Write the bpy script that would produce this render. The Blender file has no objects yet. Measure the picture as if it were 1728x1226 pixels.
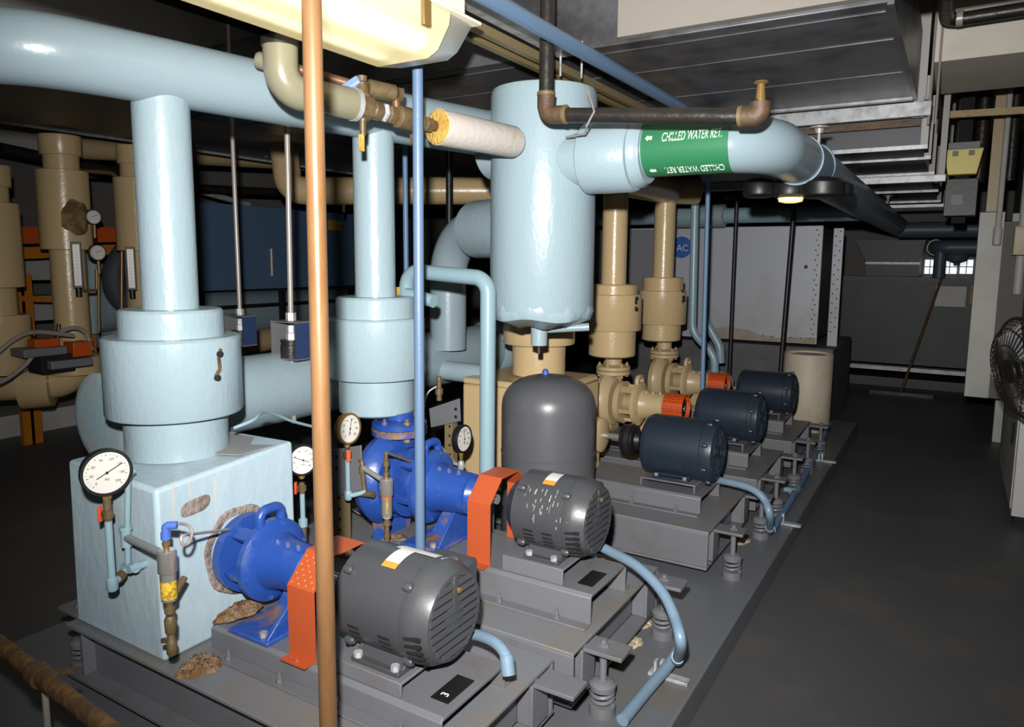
import bpy, math, random
from mathutils import Vector as V, Matrix
random.seed(7)
SC = bpy.context.scene
COL = SC.collection
R_ = math.radians
PI = math.pi

# ---------------------------------------------------------------- camera model (true distances: every point is given its own depth plane)
F, YAW, PITCH, ROLL, EYE = 1227.0, R_(31.2), R_(7.24), R_(.457), V((0, 0, 1.65))
FW = V((-math.sin(YAW)*math.cos(PITCH), math.cos(YAW)*math.cos(PITCH), -math.sin(PITCH)))
_r = V((math.cos(YAW), math.sin(YAW), 0)); _u = _r.cross(FW)
RT = _r*math.cos(ROLL) + _u*math.sin(ROLL); UP = _u*math.cos(ROLL) - _r*math.sin(ROLL)
def ray(x, y): return FW + RT*((x-864)/F) - UP*((y-594)/F)
def AY(x, y, Y): d = ray(x, y); return EYE + d*(Y/d.y)
def AX(x, y, X): d = ray(x, y); return EYE + d*(X/d.x)
def AZ(x, y, Z): d = ray(x, y); return EYE + d*((Z-1.65)/d.z)
def AD(x, y, D): return EYE + ray(x, y)*D

# ---------------------------------------------------------------- materials
def lin(h):
    c = [int(h[i:i+2], 16)/255 for i in (0, 2, 4)]
    return [x/12.92 if x <= .04045 else ((x+.055)/1.055)**2.4 for x in c] + [1]
def mat(name, h, rough=.5, metal=0, spec=.5, bump=0, bscale=30, var=None, vscale=6, vlo=.45, vhi=.65, coat=0, bump2=0, b2scale=5, emis=None, es=0, trans=0, stretch=None):
    m = bpy.data.materials.new(name); m.use_nodes = True
    n = m.node_tree; b = n.nodes['Principled BSDF']
    b.inputs['Base Color'].default_value = lin(h); b.inputs['Roughness'].default_value = rough
    b.inputs['Metallic'].default_value = metal; b.inputs['Specular IOR Level'].default_value = spec
    b.inputs['Coat Weight'].default_value = coat
    if trans: b.inputs['Transmission Weight'].default_value = trans
    if emis: b.inputs['Emission Color'].default_value = lin(emis); b.inputs['Emission Strength'].default_value = es
    tc = n.nodes.new('ShaderNodeTexCoord'); mp = n.nodes.new('ShaderNodeMapping')
    n.links.new(tc.outputs['Object'], mp.inputs['Vector'])
    if stretch: mp.inputs['Scale'].default_value = stretch
    def noise(s, det=4):
        t = n.nodes.new('ShaderNodeTexNoise'); t.inputs['Scale'].default_value = s; t.inputs['Detail'].default_value = det
        n.links.new(mp.outputs['Vector'], t.inputs['Vector']); return t
    if var:
        t = noise(vscale, 8); t.inputs['Roughness'].default_value = .62
        cr = n.nodes.new('ShaderNodeValToRGB')
        cr.color_ramp.elements[0].position = vlo; cr.color_ramp.elements[1].position = vhi
        cr.color_ramp.elements[0].color = lin(h); cr.color_ramp.elements[1].color = lin(var)
        n.links.new(t.outputs['Fac'], cr.inputs['Fac']); n.links.new(cr.outputs['Color'], b.inputs['Base Color'])
    last = None
    for (st, s) in ((bump, bscale), (bump2, b2scale)):
        if st:
            t = noise(s, 5); bp = n.nodes.new('ShaderNodeBump'); bp.inputs['Strength'].default_value = st; bp.inputs['Distance'].default_value = .02
            n.links.new(t.outputs['Fac'], bp.inputs['Height'])
            if last: n.links.new(last.outputs['Normal'], bp.inputs['Normal'])
            n.links.new(bp.outputs['Normal'], b.inputs['Normal']); last = bp
    return m
def dotted(m, scale, h, thr):
    """small round perforations in their own colour on a painted sheet"""
    n = m.node_tree; b = n.nodes['Principled BSDF']
    tc = n.nodes.new('ShaderNodeTexCoord'); vo = n.nodes.new('ShaderNodeTexVoronoi'); vo.inputs['Scale'].default_value = scale
    vo.inputs['Randomness'].default_value = .15
    lt = n.nodes.new('ShaderNodeMath'); lt.operation = 'LESS_THAN'; lt.inputs[1].default_value = thr
    mx = n.nodes.new('ShaderNodeMixRGB'); mx.inputs[1].default_value = b.inputs['Base Color'].default_value; mx.inputs[2].default_value = lin(h)
    n.links.new(tc.outputs['Object'], vo.inputs['Vector']); n.links.new(vo.outputs['Distance'], lt.inputs[0])
    n.links.new(lt.outputs[0], mx.inputs[0]); n.links.new(mx.outputs[0], b.inputs['Base Color'])
    return m
LB = mat('light_blue_insulation', '8fa2aa', .3, bump=.09, bscale=70, bump2=.16, b2scale=9, stretch=(1, 1, .45))
LBS = mat('light_blue_smooth_dimmed', '8799a1', .3, bump=.04, bscale=60)  # same paint as the risers, colour darkened for weaker flash on the header
LBB = mat('light_blue_mastic', 'a2b6c0', .42, bump=.12, bscale=34, bump2=.35, b2scale=5, var='b4c3c6', vscale=4, vlo=.5, vhi=.8, stretch=(1, 1, .5))
LBG = mat('light_blue_dusty', '7d949c', .55, bump=.1, bscale=40, var='8f8c88', vscale=5, vlo=.45, vhi=.7)
LBP = mat('light_blue_pipe', '819ba5', .32, bump=.03)
TAN = mat('tan_insulation', 'bfa67d', .27, bump=.08, bscale=50, bump2=.12, b2scale=6)
TANS = mat('tan_paint', 'b8a27c', .35, bump=.05, bscale=40)
TAND = mat('tan_dull', 'a8936d', .45, bump=.08, bscale=40)
TANO = mat('olive_tan_paint', '797561', .3, bump=.03, bscale=30)
GRY = mat('grey_enamel', '65666b', .42, bump=.03, bscale=60, var='5f5b55', vscale=5, vlo=.5, vhi=.75)
GRM = mat('grey_motor', '3d3e41', .38, bump=.03, bscale=70)
GRT = mat('grey_tank', '4f5054', .36, bump=.02, bscale=30)
GRD = mat('grey_dusty_paint', '6d6f74', .5, bump=.05, bscale=40, var='736a5c', vscale=4, vlo=.5, vhi=.72)
RUST = mat('rust_crust', '6a4a2c', .95, bump=.8, bscale=60, var='85705a', vscale=22, vlo=.42, vhi=.6)
NAVY = mat('navy_motor', '232c37', .36, bump=.03, bscale=60)
NAVD = mat('navy_shadow_grille', '1b222b', .5)
BLU = mat('blue_enamel', '23458f', .34, bump=.15, bscale=22, var='3b5488', vscale=10, vlo=.55, vhi=.7)
BLUR = mat('blue_enamel_rusty', '2a4c96', .42, bump=.3, bscale=25, var='7d6347', vscale=8, vlo=.5, vhi=.62)
ORG = dotted(mat('orange_guard', 'a64a27', .45, bump=.02), 70, 'b6441a', .12)
ORP = dotted(mat('orange_perforated', 'cc4f1d', .45), 62, '5a2208', .3)
BLK = mat('black_paint', '151516', .45, bump=.05)
BLM = mat('black_iron', '2a2827', .38, metal=.35, bump=.2, bscale=25, var='352f2a', vscale=14)
DRK = mat('dark_gap', '0c0c0d', .8)
CPR = mat('copper_pipe', '76573a', .3, metal=.25, bump=.03, bscale=20, var='5a3a1a', vscale=9, vlo=.45, vhi=.75, stretch=(1, 1, .25))
BRZ = mat('bronze_fitting', '65563c', .45, metal=.15, bump=.15, bscale=35, var='53412a', vscale=20)
BRS = mat('brass', '7a6236', .38, metal=.3)
STL = mat('bright_steel', 'c4c1bb', .22, metal=.75)
ZNC = mat('galvanised', 'a9abad', .4, metal=.2, bump=.05, var='86888a', vscale=14)
ZNR = mat('rod_steel', '9a938c', .35, metal=.2)
DUC = mat('duct_sheet', '6d6e72', .38, metal=.45, bump=.06, bscale=4, var='4a4a4c', vscale=3)
DUD = mat('dark_duct', '414145', .5, metal=.3, bump=.05, bscale=5)
DUG = mat('grey_duct_wrap', 'a09e9c', .6, bump=.04, bscale=8)
CON = mat('concrete_ceiling', 'cbc4b8', .9, bump=.04, bscale=30, var='c2b9ad', vscale=3)
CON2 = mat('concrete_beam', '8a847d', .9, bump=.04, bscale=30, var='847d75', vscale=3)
FLR = mat('dark_painted_floor', '4a4a4c', .5, bump=.08, bscale=9, var='5c5851', vscale=1.8, vlo=.5, vhi=.8)
PAD = mat('grey_painted_concrete', '5f6267', .42, bump=.08, bscale=12, var='675f54', vscale=2.6, vlo=.5, vhi=.72)
PADE = mat('pad_edge_concrete', '48474a', .7, bump=.2, bscale=12, var='645c50', vscale=4)
CBL = mat('blue_conduit', '5c738e', .38, bump=.04, bscale=40)
CBD = mat('blue_flex_conduit', '6c8294', .4, bump=.05, bscale=30)
SBL = mat('slate_blue_pipe', '5d7b9c', .45, bump=.05)
PNL = mat('panel_blue', '4a607c', .5, bump=.02)
WHT = mat('white_paint', 'b4b3ad', .5, bump=.03, var='a5a39c', vscale=2)
WHC = mat('cream_barrel', 'c3b7a3', .55, var='b5a892', vscale=4)
SIL = mat('silver_cabinet', 'a9acb4', .45, metal=.1, bump=.03, var='9a938c', vscale=1.5, vlo=.52, vhi=.8)
SILR = mat('rust_wash', '8f8470', .7, var='9c948a', vscale=5)
INS = mat('white_jacket', 'c0b8b0', .7, bump=.15, bscale=50, var='b09e78', vscale=9, vlo=.58, vhi=.7)
YEL = mat('yellow_fibreglass', 'b89a4e', .95, bump=.6, bscale=60, var='a87c2c', vscale=25)
YLW = mat('yellow_plastic', 'd6c25e', .4)
YLB = mat('yellow_label', 'd0ab36', .5, var='94782a', vscale=90, vlo=.5, vhi=.55)
OYE = mat('orange_steel', 'b06a14', .45)
ORD = mat('orange_plastic', 'b4490f', .5)
RED = mat('red_handle', 'd04a22', .45)
DIAL = mat('dial_white', 'cfcbc4', .35)
INK = mat('dial_ink', '1c1c1e', .6)
GRN = mat('green_band', '2a6f49', .42, bump=.02)
PWH = mat('print_white', 'dfe6dc', .5)
LOGO = mat('logo_blue', '2a57a4', .45)
PAP = mat('white_label', 'c4c3be', .5)
ORL = mat('orange_label', 'd9822f', .5)
WIN = mat('daylit_pane', 'dfe6ea', .3, emis='e8eef2', es=.9)
LENS = mat('lamp_lens', 'cfc6a4', .5, emis='fff0bd', es=.12, spec=.4, trans=.6)
LENE = mat('clear_lens_end', 'b4b2a8', .45, spec=.5, trans=.6)
BULB = mat('warm_bulb', 'ffe9b0', .4, emis='ffdf9a', es=1.0)
FRM = mat('fixture_white', 'cfc9b4', .45, emis='fff2cf', es=.1)
CRK = mat('bare_fibre_patch', '8d8078', .95, bump=.8, bscale=50, var='5d534d', vscale=16)
WAL = mat('dark_wall', '6a6864', .85, bump=.1)
RSP = mat('rusty_pipe', '4c3820', .7, bump=.4, bscale=40, var='6e5126', vscale=20)
FAR = mat('far_blue_pipe', '46505c', .45)
STR = mat('brown_strut', '8b7a58', .5, metal=.4, bump=.1)
BIR = mat('dark_jacket', '71889a', .42, bump=.12, bscale=20, bump2=.2, b2scale=6)

# ---------------------------------------------------------------- mesh builder
class M:
    def __init__(s): s.v = []; s.f = []
    def add(s, vs, fs):
        o = len(s.v); s.v += [V(p) for p in vs]; s.f += [[i+o for i in f] for f in fs]; return s
    def box(s, x0, x1, y0, y1, z0, z1):
        return s.add([(x0,y0,z0),(x1,y0,z0),(x1,y1,z0),(x0,y1,z0),(x0,y0,z1),(x1,y0,z1),(x1,y1,z1),(x0,y1,z1)],
                     [(3,2,1,0),(4,5,6,7),(0,1,5,4),(1,2,6,5),(2,3,7,6),(3,0,4,7)])
    def obox(s, c, ax, ay, az, hx, hy, hz):
        c = V(c); ax, ay, az = V(ax).normalized(), V(ay).normalized(), V(az).normalized()
        P = [c+ax*(hx*i)+ay*(hy*j)+az*(hz*k) for k in (-1, 1) for (i, j) in ((-1,-1),(1,-1),(1,1),(-1,1))]
        return s.add(P, [(3,2,1,0),(4,5,6,7),(0,1,5,4),(1,2,6,5),(2,3,7,6),(3,0,4,7)])
    def bar(s, a, b, w, h, up=(0, 0, 1)):
        a, b = V(a), V(b); d = (b-a).normalized(); sd = d.cross(V(up))
        if sd.length < 1e-4: sd = d.cross(V((0, 1, 0)))
        sd.normalize(); return s.obox((a+b)/2, d, sd, d.cross(sd)*-1, (b-a).length/2, w/2, h/2)
    def lathe(s, o, d, prof, n=28, cap=True):
        o, d = V(o), V(d).normalized(); a = d.orthogonal().normalized(); b = d.cross(a)
        vs = [o+d*t+a*(r*math.cos(2*PI*i/n))+b*(r*math.sin(2*PI*i/n)) for t, r in prof for i in range(n)]
        fs = [(k*n+i, k*n+(i+1) % n, (k+1)*n+(i+1) % n, (k+1)*n+i) for k in range(len(prof)-1) for i in range(n)]
        if cap: fs += [tuple(range(n))[::-1], tuple((len(prof)-1)*n+i for i in range(n))]
        return s.add(vs, fs)
    def cyl(s, a, b, r, r2=None, n=24):
        a, b = V(a), V(b); return s.lathe(a, b-a, [(0, r), ((b-a).length, r if r2 is None else r2)], n)
    def tube(s, pts, r, bend=0, n=16, cap=True, seg=8):
        pts = [V(p) for p in pts]; P = [pts[0]]
        for i in range(1, len(pts)-1):
            p, a, b = pts[i], pts[i-1], pts[i+1]; u, w = (a-p), (b-p); lu, lw = u.length, w.length; u.normalize(); w.normalize()
            ang = math.acos(max(-1, min(1, u.dot(w))))
            if bend <= 0 or ang > PI-.02: P.append(p); continue
            t = min(bend/math.tan(ang/2), lu*.49, lw*.49); rr = t*math.tan(ang/2)
            bis = (u+w).normalized(); c = p+bis*(rr/math.sin(ang/2)); a0 = (p+u*t)-c; a1 = (p+w*t)-c; th = PI-ang
            for k in range(seg+1):
                q = k/seg; P.append(c+(a0*math.sin((1-q)*th)+a1*math.sin(q*th))/math.sin(th))
        P.append(pts[-1]); Q = [P[0]]
        for p in P[1:]:
            if (p-Q[-1]).length > 1e-5: Q.append(p)
        P = Q; T = []
        for i in range(len(P)):
            T.append(((P[min(i+1, len(P)-1)]-P[i]).normalized()+(P[i]-P[max(i-1, 0)]).normalized()).normalized())
        a = T[0].orthogonal().normalized(); vs = []
        for i, p in enumerate(P):
            if i:
                a = (a-T[i]*a.dot(T[i])).normalized()
            b = T[i].cross(a); rr = r
            vs += [p+a*(rr*math.cos(2*PI*j/n))+b*(rr*math.sin(2*PI*j/n)) for j in range(n)]
        fs = [(k*n+i, k*n+(i+1) % n, (k+1)*n+(i+1) % n, (k+1)*n+i) for k in range(len(P)-1) for i in range(n)]
        if cap: fs += [tuple(range(n))[::-1], tuple((len(P)-1)*n+i for i in range(n))]
        return s.add(vs, fs)
    def curve(s, pts, r, n=12, sub=6):
        """smooth hose through the points"""
        p = [V(q) for q in pts]; p = [p[0]*2-p[1]]+p+[p[-1]*2-p[-2]]; out = []
        for i in range(1, len(p)-2):
            for k in range(sub):
                t = k/sub; a, b, c, d = p[i-1], p[i], p[i+1], p[i+2]
                out.append(.5*((2*b)+(c-a)*t+(2*a-5*b+4*c-d)*t*t+(3*b-a-3*c+d)*t**3))
        out.append(p[-2]); return s.tube(out, r, 0, n)
    def torus(s, c, d, Rr, r, n=32, m=10):
        c, d = V(c), V(d).normalized(); a = d.orthogonal().normalized(); b = d.cross(a)
        vs = []
        for i in range(n):
            e = a*math.cos(2*PI*i/n)+b*math.sin(2*PI*i/n)
            vs += [c+e*(Rr+r*math.cos(2*PI*j/m))+d*(r*math.sin(2*PI*j/m)) for j in range(m)]
        return s.add(vs, [(i*m+j, ((i+1) % n)*m+j, ((i+1) % n)*m+(j+1) % m, i*m+(j+1) % m) for i in range(n) for j in range(m)])
    def prism(s, poly, axis, t0, t1):
        """poly of 2D points extruded along axis ('x': poly is (y,z); 'y': (x,z); 'z': (x,y))"""
        def P(p, t): return {'x': (t, p[0], p[1]), 'y': (p[0], t, p[1]), 'z': (p[0], p[1], t)}[axis]
        n = len(poly); vs = [P(p, t0) for p in poly]+[P(p, t1) for p in poly]
        return s.add(vs, [tuple(range(n))[::-1], tuple(range(n, 2*n))]+[(i, (i+1) % n, n+(i+1) % n, n+i) for i in range(n)])
    def helix(s, o, h, Rr, r, turns, n=8, k=16):
        return s.tube([V(o)+V((Rr*math.cos(2*PI*i/k), Rr*math.sin(2*PI*i/k), h*i/(turns*k))) for i in range(int(turns*k)+1)], r, 0, n)
    def hexn(s, c, d, r, h): return s.lathe(V(c)-V(d).normalized()*(h/2), d, [(0, r), (h, r)], 6)
def O(name, m, mt, parent=None, bev=0, sm=40, seg=2):
    import bmesh
    off = V((0, 0, 0)); p = parent
    while p: off += p.location; p = p.parent
    me = bpy.data.meshes.new(name); me.from_pydata([v-off for v in m.v], [], m.f)
    bm = bmesh.new(); bm.from_mesh(me); bmesh.ops.recalc_face_normals(bm, faces=bm.faces); bm.to_mesh(me); bm.free()
    me.materials.append(mt); me.shade_smooth(); me.set_sharp_from_angle(angle=R_(sm))
    o = bpy.data.objects.new(name, me); COL.objects.link(o)
    if parent: o.parent = parent
    if bev:
        b = o.modifiers.new('bevel', 'BEVEL'); b.width = bev; b.segments = seg; b.limit_method = 'ANGLE'; b.angle_limit = R_(40); b.harden_normals = False
    return o
def tag(o, label, cat=None, group=None, kind=None):
    if label: o['label'] = label
    if cat: o['category'] = cat
    if group: o['group'] = group
    if kind: o['kind'] = kind
    return o
def T(name, loc, label, cat, group=None):
    o = bpy.data.objects.new(name, None); COL.objects.link(o); o.location = V(loc); o.empty_display_size = .05
    return tag(o, label, cat, group)
def ST(name, m, mt, parent=None, **k):
    o = O(name, m, mt, parent, **k)
    if not parent: o['kind'] = 'structure'
    return o
def text_mesh(txt, size, extr=.001, align='CENTER', shear=0):
    c = bpy.data.curves.new('lettering', 'FONT'); c.body = txt; c.size = size; c.extrude = extr; c.align_x = align; c.align_y = 'CENTER'; c.shear = shear
    o = bpy.data.objects.new('lettering', c); COL.objects.link(o)
    dg = bpy.context.evaluated_depsgraph_get(); me = bpy.data.meshes.new_from_object(o.evaluated_get(dg))
    m = M(); m.v = [v.co.copy() for v in me.vertices]; m.f = [list(p.vertices) for p in me.polygons]
    bpy.data.objects.remove(o); bpy.data.curves.remove(c); bpy.data.meshes.remove(me)
    return m
def place(m, o, ex, ey, ez):
    o, ex, ey, ez = V(o), V(ex).normalized(), V(ey).normalized(), V(ez).normalized()
    m.v = [o+ex*p.x+ey*p.y+ez*p.z for p in m.v]; return m
# ---------------------------------------------------------------- camera, lights
cam = bpy.data.cameras.new('camera'); co = bpy.data.objects.new('camera', cam); COL.objects.link(co)
cam.sensor_width = 36; cam.lens = F/1728*36; cam.shift_y = -19/1728; cam.clip_start = .05; cam.clip_end = 60
co.matrix_world = Matrix(((RT.x, UP.x, -FW.x, EYE.x), (RT.y, UP.y, -FW.y, EYE.y), (RT.z, UP.z, -FW.z, EYE.z), (0, 0, 0, 1)))
SC.camera = co
fl = bpy.data.lights.new('camera_flash', 'SPOT'); fl.energy = 930; fl.shadow_soft_size = .03; fl.spot_size = R_(106); fl.spot_blend = 1.0; fl.color = (1, .985, .96)
fo = bpy.data.objects.new('camera_flash', fl); COL.objects.link(fo)
fo.location = EYE+UP*.22-RT*.06
fo.rotation_euler = ray(985, 540).to_track_quat('-Z', 'Y').to_euler()
w = bpy.data.worlds.new('dim_room'); SC.world = w; w.use_nodes = True
w.node_tree.nodes['Background'].inputs[0].default_value = (1, .97, .92, 1); w.node_tree.nodes['Background'].inputs[1].default_value = .03
SC.view_settings.view_transform = 'Standard'; SC.view_settings.look = 'None'; SC.view_settings.gamma = 1; SC.view_settings.use_curve_mapping = False
SC.view_settings.exposure = 0

# ---------------------------------------------------------------- setting
ST('floor', M().box(-12, 2.5, -1, 13.5, -.1, 0), FLR)
ST('equipment_pad', M().box(-3.12, -.70, .35, 7.6, 0, .12), PAD, bev=.008)
ST('ceiling', M().box(-12, 2.5, -1, 13.5, 3.4, 3.6), CON)
ST('wall_back', M().box(-12, 2.5, 12.4, 12.6, 0, 3.4), WAL)
ST('wall_left', M().box(-9.2, -9.0, -1, 13.5, 0, 3.4), WAL)
ST('baseboard_left', M().box(-9.0, -8.94, -1, 13.4, 0, .35), WHT)
ST('wall_right', M().box(.62, .75, 4.2, 12.4, 0, 3.4).box(.75, 1.3, 4.2, 4.33, 0, 3.4).box(1.3, 1.43, -1, 4.33, 0, 3.4), WAL)
ST('ceiling_beam', M().box(-.2, 2.5, 5.0, 5.95, 2.8, 3.4), CON)
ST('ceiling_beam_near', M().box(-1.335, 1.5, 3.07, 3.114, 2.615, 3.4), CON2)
# ---------------------------------------------------------------- risers with their insulated collars
def riser(x, y, top, zs, rs, mt, mtop, label, n=40, lower_gap=True):
    t = T('riser_pipe', (x, y, zs[3]), label, 'pipe', 'pump riser pipes')
    z1, z2, z3, z4 = zs; rp, ra, rb, rc = rs
    O('pipe', M().cyl((x, y, z1-.05), (x, y, top), rp, n=n), mt, t)
    O('upper_collar', M().lathe((x, y, z2-.01), (0, 0, 1), [(0, ra), (z1-z2, ra), (z1-z2+.009, ra-.008), (z1-z2+.01, rp-.01)], n), mt, t)
    O('valve_collar', M().lathe((x, y, z3), (0, 0, 1), [(0, rb-.02), (.002, rb-.004), (.008, rb), (z2-z3-.008, rb), (z2-z3, rb-.008), (z2-z3+.001, ra-.02)], n), mt, t)
    O('lower_collar', M().lathe((x, y, z4), (0, 0, 1), [(0, rc-.012), (.01, rc), (z3-z4+.01, rc)], n), mt, t)
    return t
R1 = (-2.36, 1.57); R2 = (-2.203, 2.46); R3 = (-2.085, 3.75); R4 = (-2.048, 4.75); R5 = (-2.08, 5.85)
r1 = riser(*R1, 2.27, (1.471, 1.375, 1.10, .945), (.0925, .172, .228, .173), LB, LBG, 'light blue riser pipe with stepped collars standing on the boxed-in nearest pump')
r2 = riser(*R2, 2.26, (1.484, 1.392, 1.127, .962), (.089, .174, .216, .168), LB, LBG, 'light blue riser pipe with stepped collars above the blue pump behind the copper pipe')
r3 = riser(*R3, 2.1, (1.36, 1.285, 1.16, .97), (.088, .165, .212, .158), TAN, TAN, 'tan riser with wide collar mostly hidden behind the big hanging blue cylinder')
r4 = riser(*R4, 2.14, (1.488, 1.42, 1.165, .98), (.087, .165, .2, .165), TAN, TAN, 'tan riser pipe with collars close right of the big hanging blue cylinder')
r5 = riser(*R5, 2.24, (1.518, 1.41, 1.13, .99), (.086, .168, .2, .16), TAN, TAN, 'tan riser pipe with collars in front of the round blue logo')
# torn spot with a little thermometer fitting on the first riser's collar
p = AY(368, 612, 1.42); 
tt = T('bare_fitting', AY(368, 640, 1.40), 'small corroded fitting poking through a torn hole in the nearest riser collar', 'fitting')
d = V((math.sin(.15), -math.cos(.15), 0))
def on_cyl(px, py, cx, cy, r):
    """where the sight line meets an upright cylinder"""
    d = ray(px, py); a = d.x*d.x+d.y*d.y; b = 2*(d.x*(-cx)+d.y*(-cy)); c = cx*cx+cy*cy-r*r
    return EYE+d*((-b-math.sqrt(b*b-4*a*c))/(2*a))
rb = .229
mm = M()
for a, b, w in (((372, 588), (369, 602), .007), ((369, 602), (371, 622), .006), ((371, 622), (364, 634), .008)):
    mm.bar(on_cyl(*a, *R1, rb), on_cyl(*b, *R1, rb), w, .012)
O('bracket', mm, BRZ, tt)
for q in ((369, 597), (365, 637)):
    mm = M().lathe(on_cyl(*q, *R1, rb-.004), on_cyl(*q, *R1, rb)-V((*R1, on_cyl(*q, *R1, rb).z)), [(0, .012), (.012, .011), (.016, .002)], 8)
    O('screw_head', mm, DRK, tt)
# torn spots on the tan valve collars
for (q, RR, lab) in (((1086, 512), R4, 'dark torn patch on the collar of the tan riser beside the blue cylinder'), ((1164, 500), R5, 'dark torn nub on the collar of the farthest tan riser')):
    c = V((RR[0], RR[1], 0)); 
    p = AY(q[0], q[1], RR[1]-.05); p = c+(V((p.x, p.y, 0))-c).normalized()*.2+V((0, 0, p.z))
    m = M()
    for k in range(6): m.lathe(p+V((random.uniform(-.012, .012), -.01, random.uniform(-.05, .05))), (random.uniform(-.4, .4), -1, .3), [(-.01, .012), (.01, .014), (.016, .004)], 7)
    tag(O('torn_patch', m, DRK), lab, 'patch')

# ---------------------------------------------------------------- overhead supply header
hz = 2.268
hdr = T('supply_header_pipe', (-2.2, 2.4, hz), 'long light blue insulated header pipe running overhead above both blue risers', 'pipe')
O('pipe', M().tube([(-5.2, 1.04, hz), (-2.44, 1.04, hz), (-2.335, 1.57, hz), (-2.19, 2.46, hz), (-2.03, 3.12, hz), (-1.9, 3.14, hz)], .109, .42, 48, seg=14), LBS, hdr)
O('end_collar', M().lathe((-2.06, 3.18, 2.2), (1, -.1, 0), [(0, .10), (.012, .15), (.2, .15)], 40), LB, hdr)
# ---------------------------------------------------------------- air separator (hanging cylinder)
SX, SY = -1.712, 3.1
sep = T('air_separator', (SX, SY, 1.37), 'big light blue insulated cylinder hanging upright in the middle of the room', 'tank')
O('shell', M().lathe((SX, SY, 1.395), (0, 0, 1), [(0, .2), (.004, .243), (.02, .25), (1.01, .25), (1.035, .243), (1.05, .2), (1.055, .05)], 64), LB, sep)
m = M(); n = 64
pr = []
for k in range(4):
    for i in range(n):
        a = 2*PI*i/n; r = (.246, .252, .238, .12)[k]+(.004*math.sin(9*a)+.003*math.sin(23*a+1) if k < 3 else 0); z = (1.44, 1.405, 1.372, 1.33)[k]+.008*math.sin(5*a+k)*(k > 0)
        pr.append((SX+r*math.cos(a), SY+r*math.sin(a), z))
m.add(pr, [(k*n+i, k*n+(i+1) % n, (k+1)*n+(i+1) % n, (k+1)*n+i) for k in range(3) for i in range(n)]+[tuple(range(3*n, 4*n))])
O('bottom_wrap', m, LB, sep)
O('drain_nozzle', M().lathe((SX, SY-.02, 1.235), (0, 0, 1), [(0, .028), (.004, .04), (.13, .041)], 24), LB, sep)
O('drain_plug', M().cyl((SX, SY-.02, 1.2), (SX, SY-.02, 1.24), .014, n=10), BLM, sep)
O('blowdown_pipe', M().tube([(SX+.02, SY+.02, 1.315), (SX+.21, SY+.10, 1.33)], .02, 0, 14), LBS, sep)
O('side_nozzle', M().lathe((SX+.1, SY-.07, 2.10), (1, 0, 0), [(0, .118), (.165, .118), (.168, .149), (.175, .155), (.385, .155), (.396, .147), (.398, .1)], 48), LB, sep)
O('nozzle_collar', M().lathe((SX+.485, SY-.05, 2.113), (1, 0, 0), [(0, .15), (.035, .148), (.05, .135), (.06, .13)], 48), LB, sep)
# inlet from the suction side: collar, elbow, vertical drop
inl = T('separator_inlet_pipe', (-2.655, 3.62, 1.2), 'light blue elbow pipe rising from the suction header to the hanging blue cylinder', 'pipe')
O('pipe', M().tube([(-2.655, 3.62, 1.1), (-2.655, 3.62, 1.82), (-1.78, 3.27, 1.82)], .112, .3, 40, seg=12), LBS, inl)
dd = V((.875, -.35, 0)).normalized()
O('insulation_collar', M().lathe(V((-2.36, 3.502, 1.82)), dd, [(0, .1), (.002, .155), (.01, .162), (.6, .162)], 48), LB, inl)
# suction header: big pipe low behind the risers
suc = T('suction_header_pipe', (-2.81, 3.0, 1.02), 'thick light blue pipe lying level behind the two blue risers', 'pipe')
O('pipe', M().lathe((-2.81, 1.56, 1.02), (0, 1, 0), [(0, .172), (2.72, .176)], 56), LB, suc)
O('end_cap', M().lathe((-2.81, 1.535, 1.02), (0, 1, 0), [(0, .14), (.004, .165), (.012, .182), (.10, .184), (.11, .17)], 56), LBG, suc)
O('far_cap', M().lathe((-2.81, 4.26, 1.02), (0, 1, 0), [(0, .176), (.05, .205), (.14, .205), (.18, .17), (.2, .1)], 56), LB, suc)
O('branch_stub', M().cyl((-2.81, 3.55, .98), (-2.35, 3.62, .96), .06, n=24), LB, suc)
# small bypass pipe: up, over, down
by = tag(O('bypass_pipe', M().tube([(-2.272, 2.76, 1.30), (-2.272, 2.76, 1.595), (-1.80, 2.76, 1.565), (-1.805, 2.76, .12)], .036, .075, 24), LBP), 'slim light blue pipe bent over behind the second riser and dropping to the pad', 'pipe')
tag(O('capped_stub_pipe', M().tube([(-2.16, 2.62, 1.49), (-2.0, 2.62, 1.462)], .03, 0, 20), LBP), 'short light blue pipe stub behind the grey-blue conduit', 'pipe')
O('yellow_tag', M().obox((-2.30, 2.725, 1.47), (1, 0, 0), (0, 1, 0), (0, 0, 1), .012, .006, .045), YEL, by)['label'] = 'narrow yellow tag'
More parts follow.
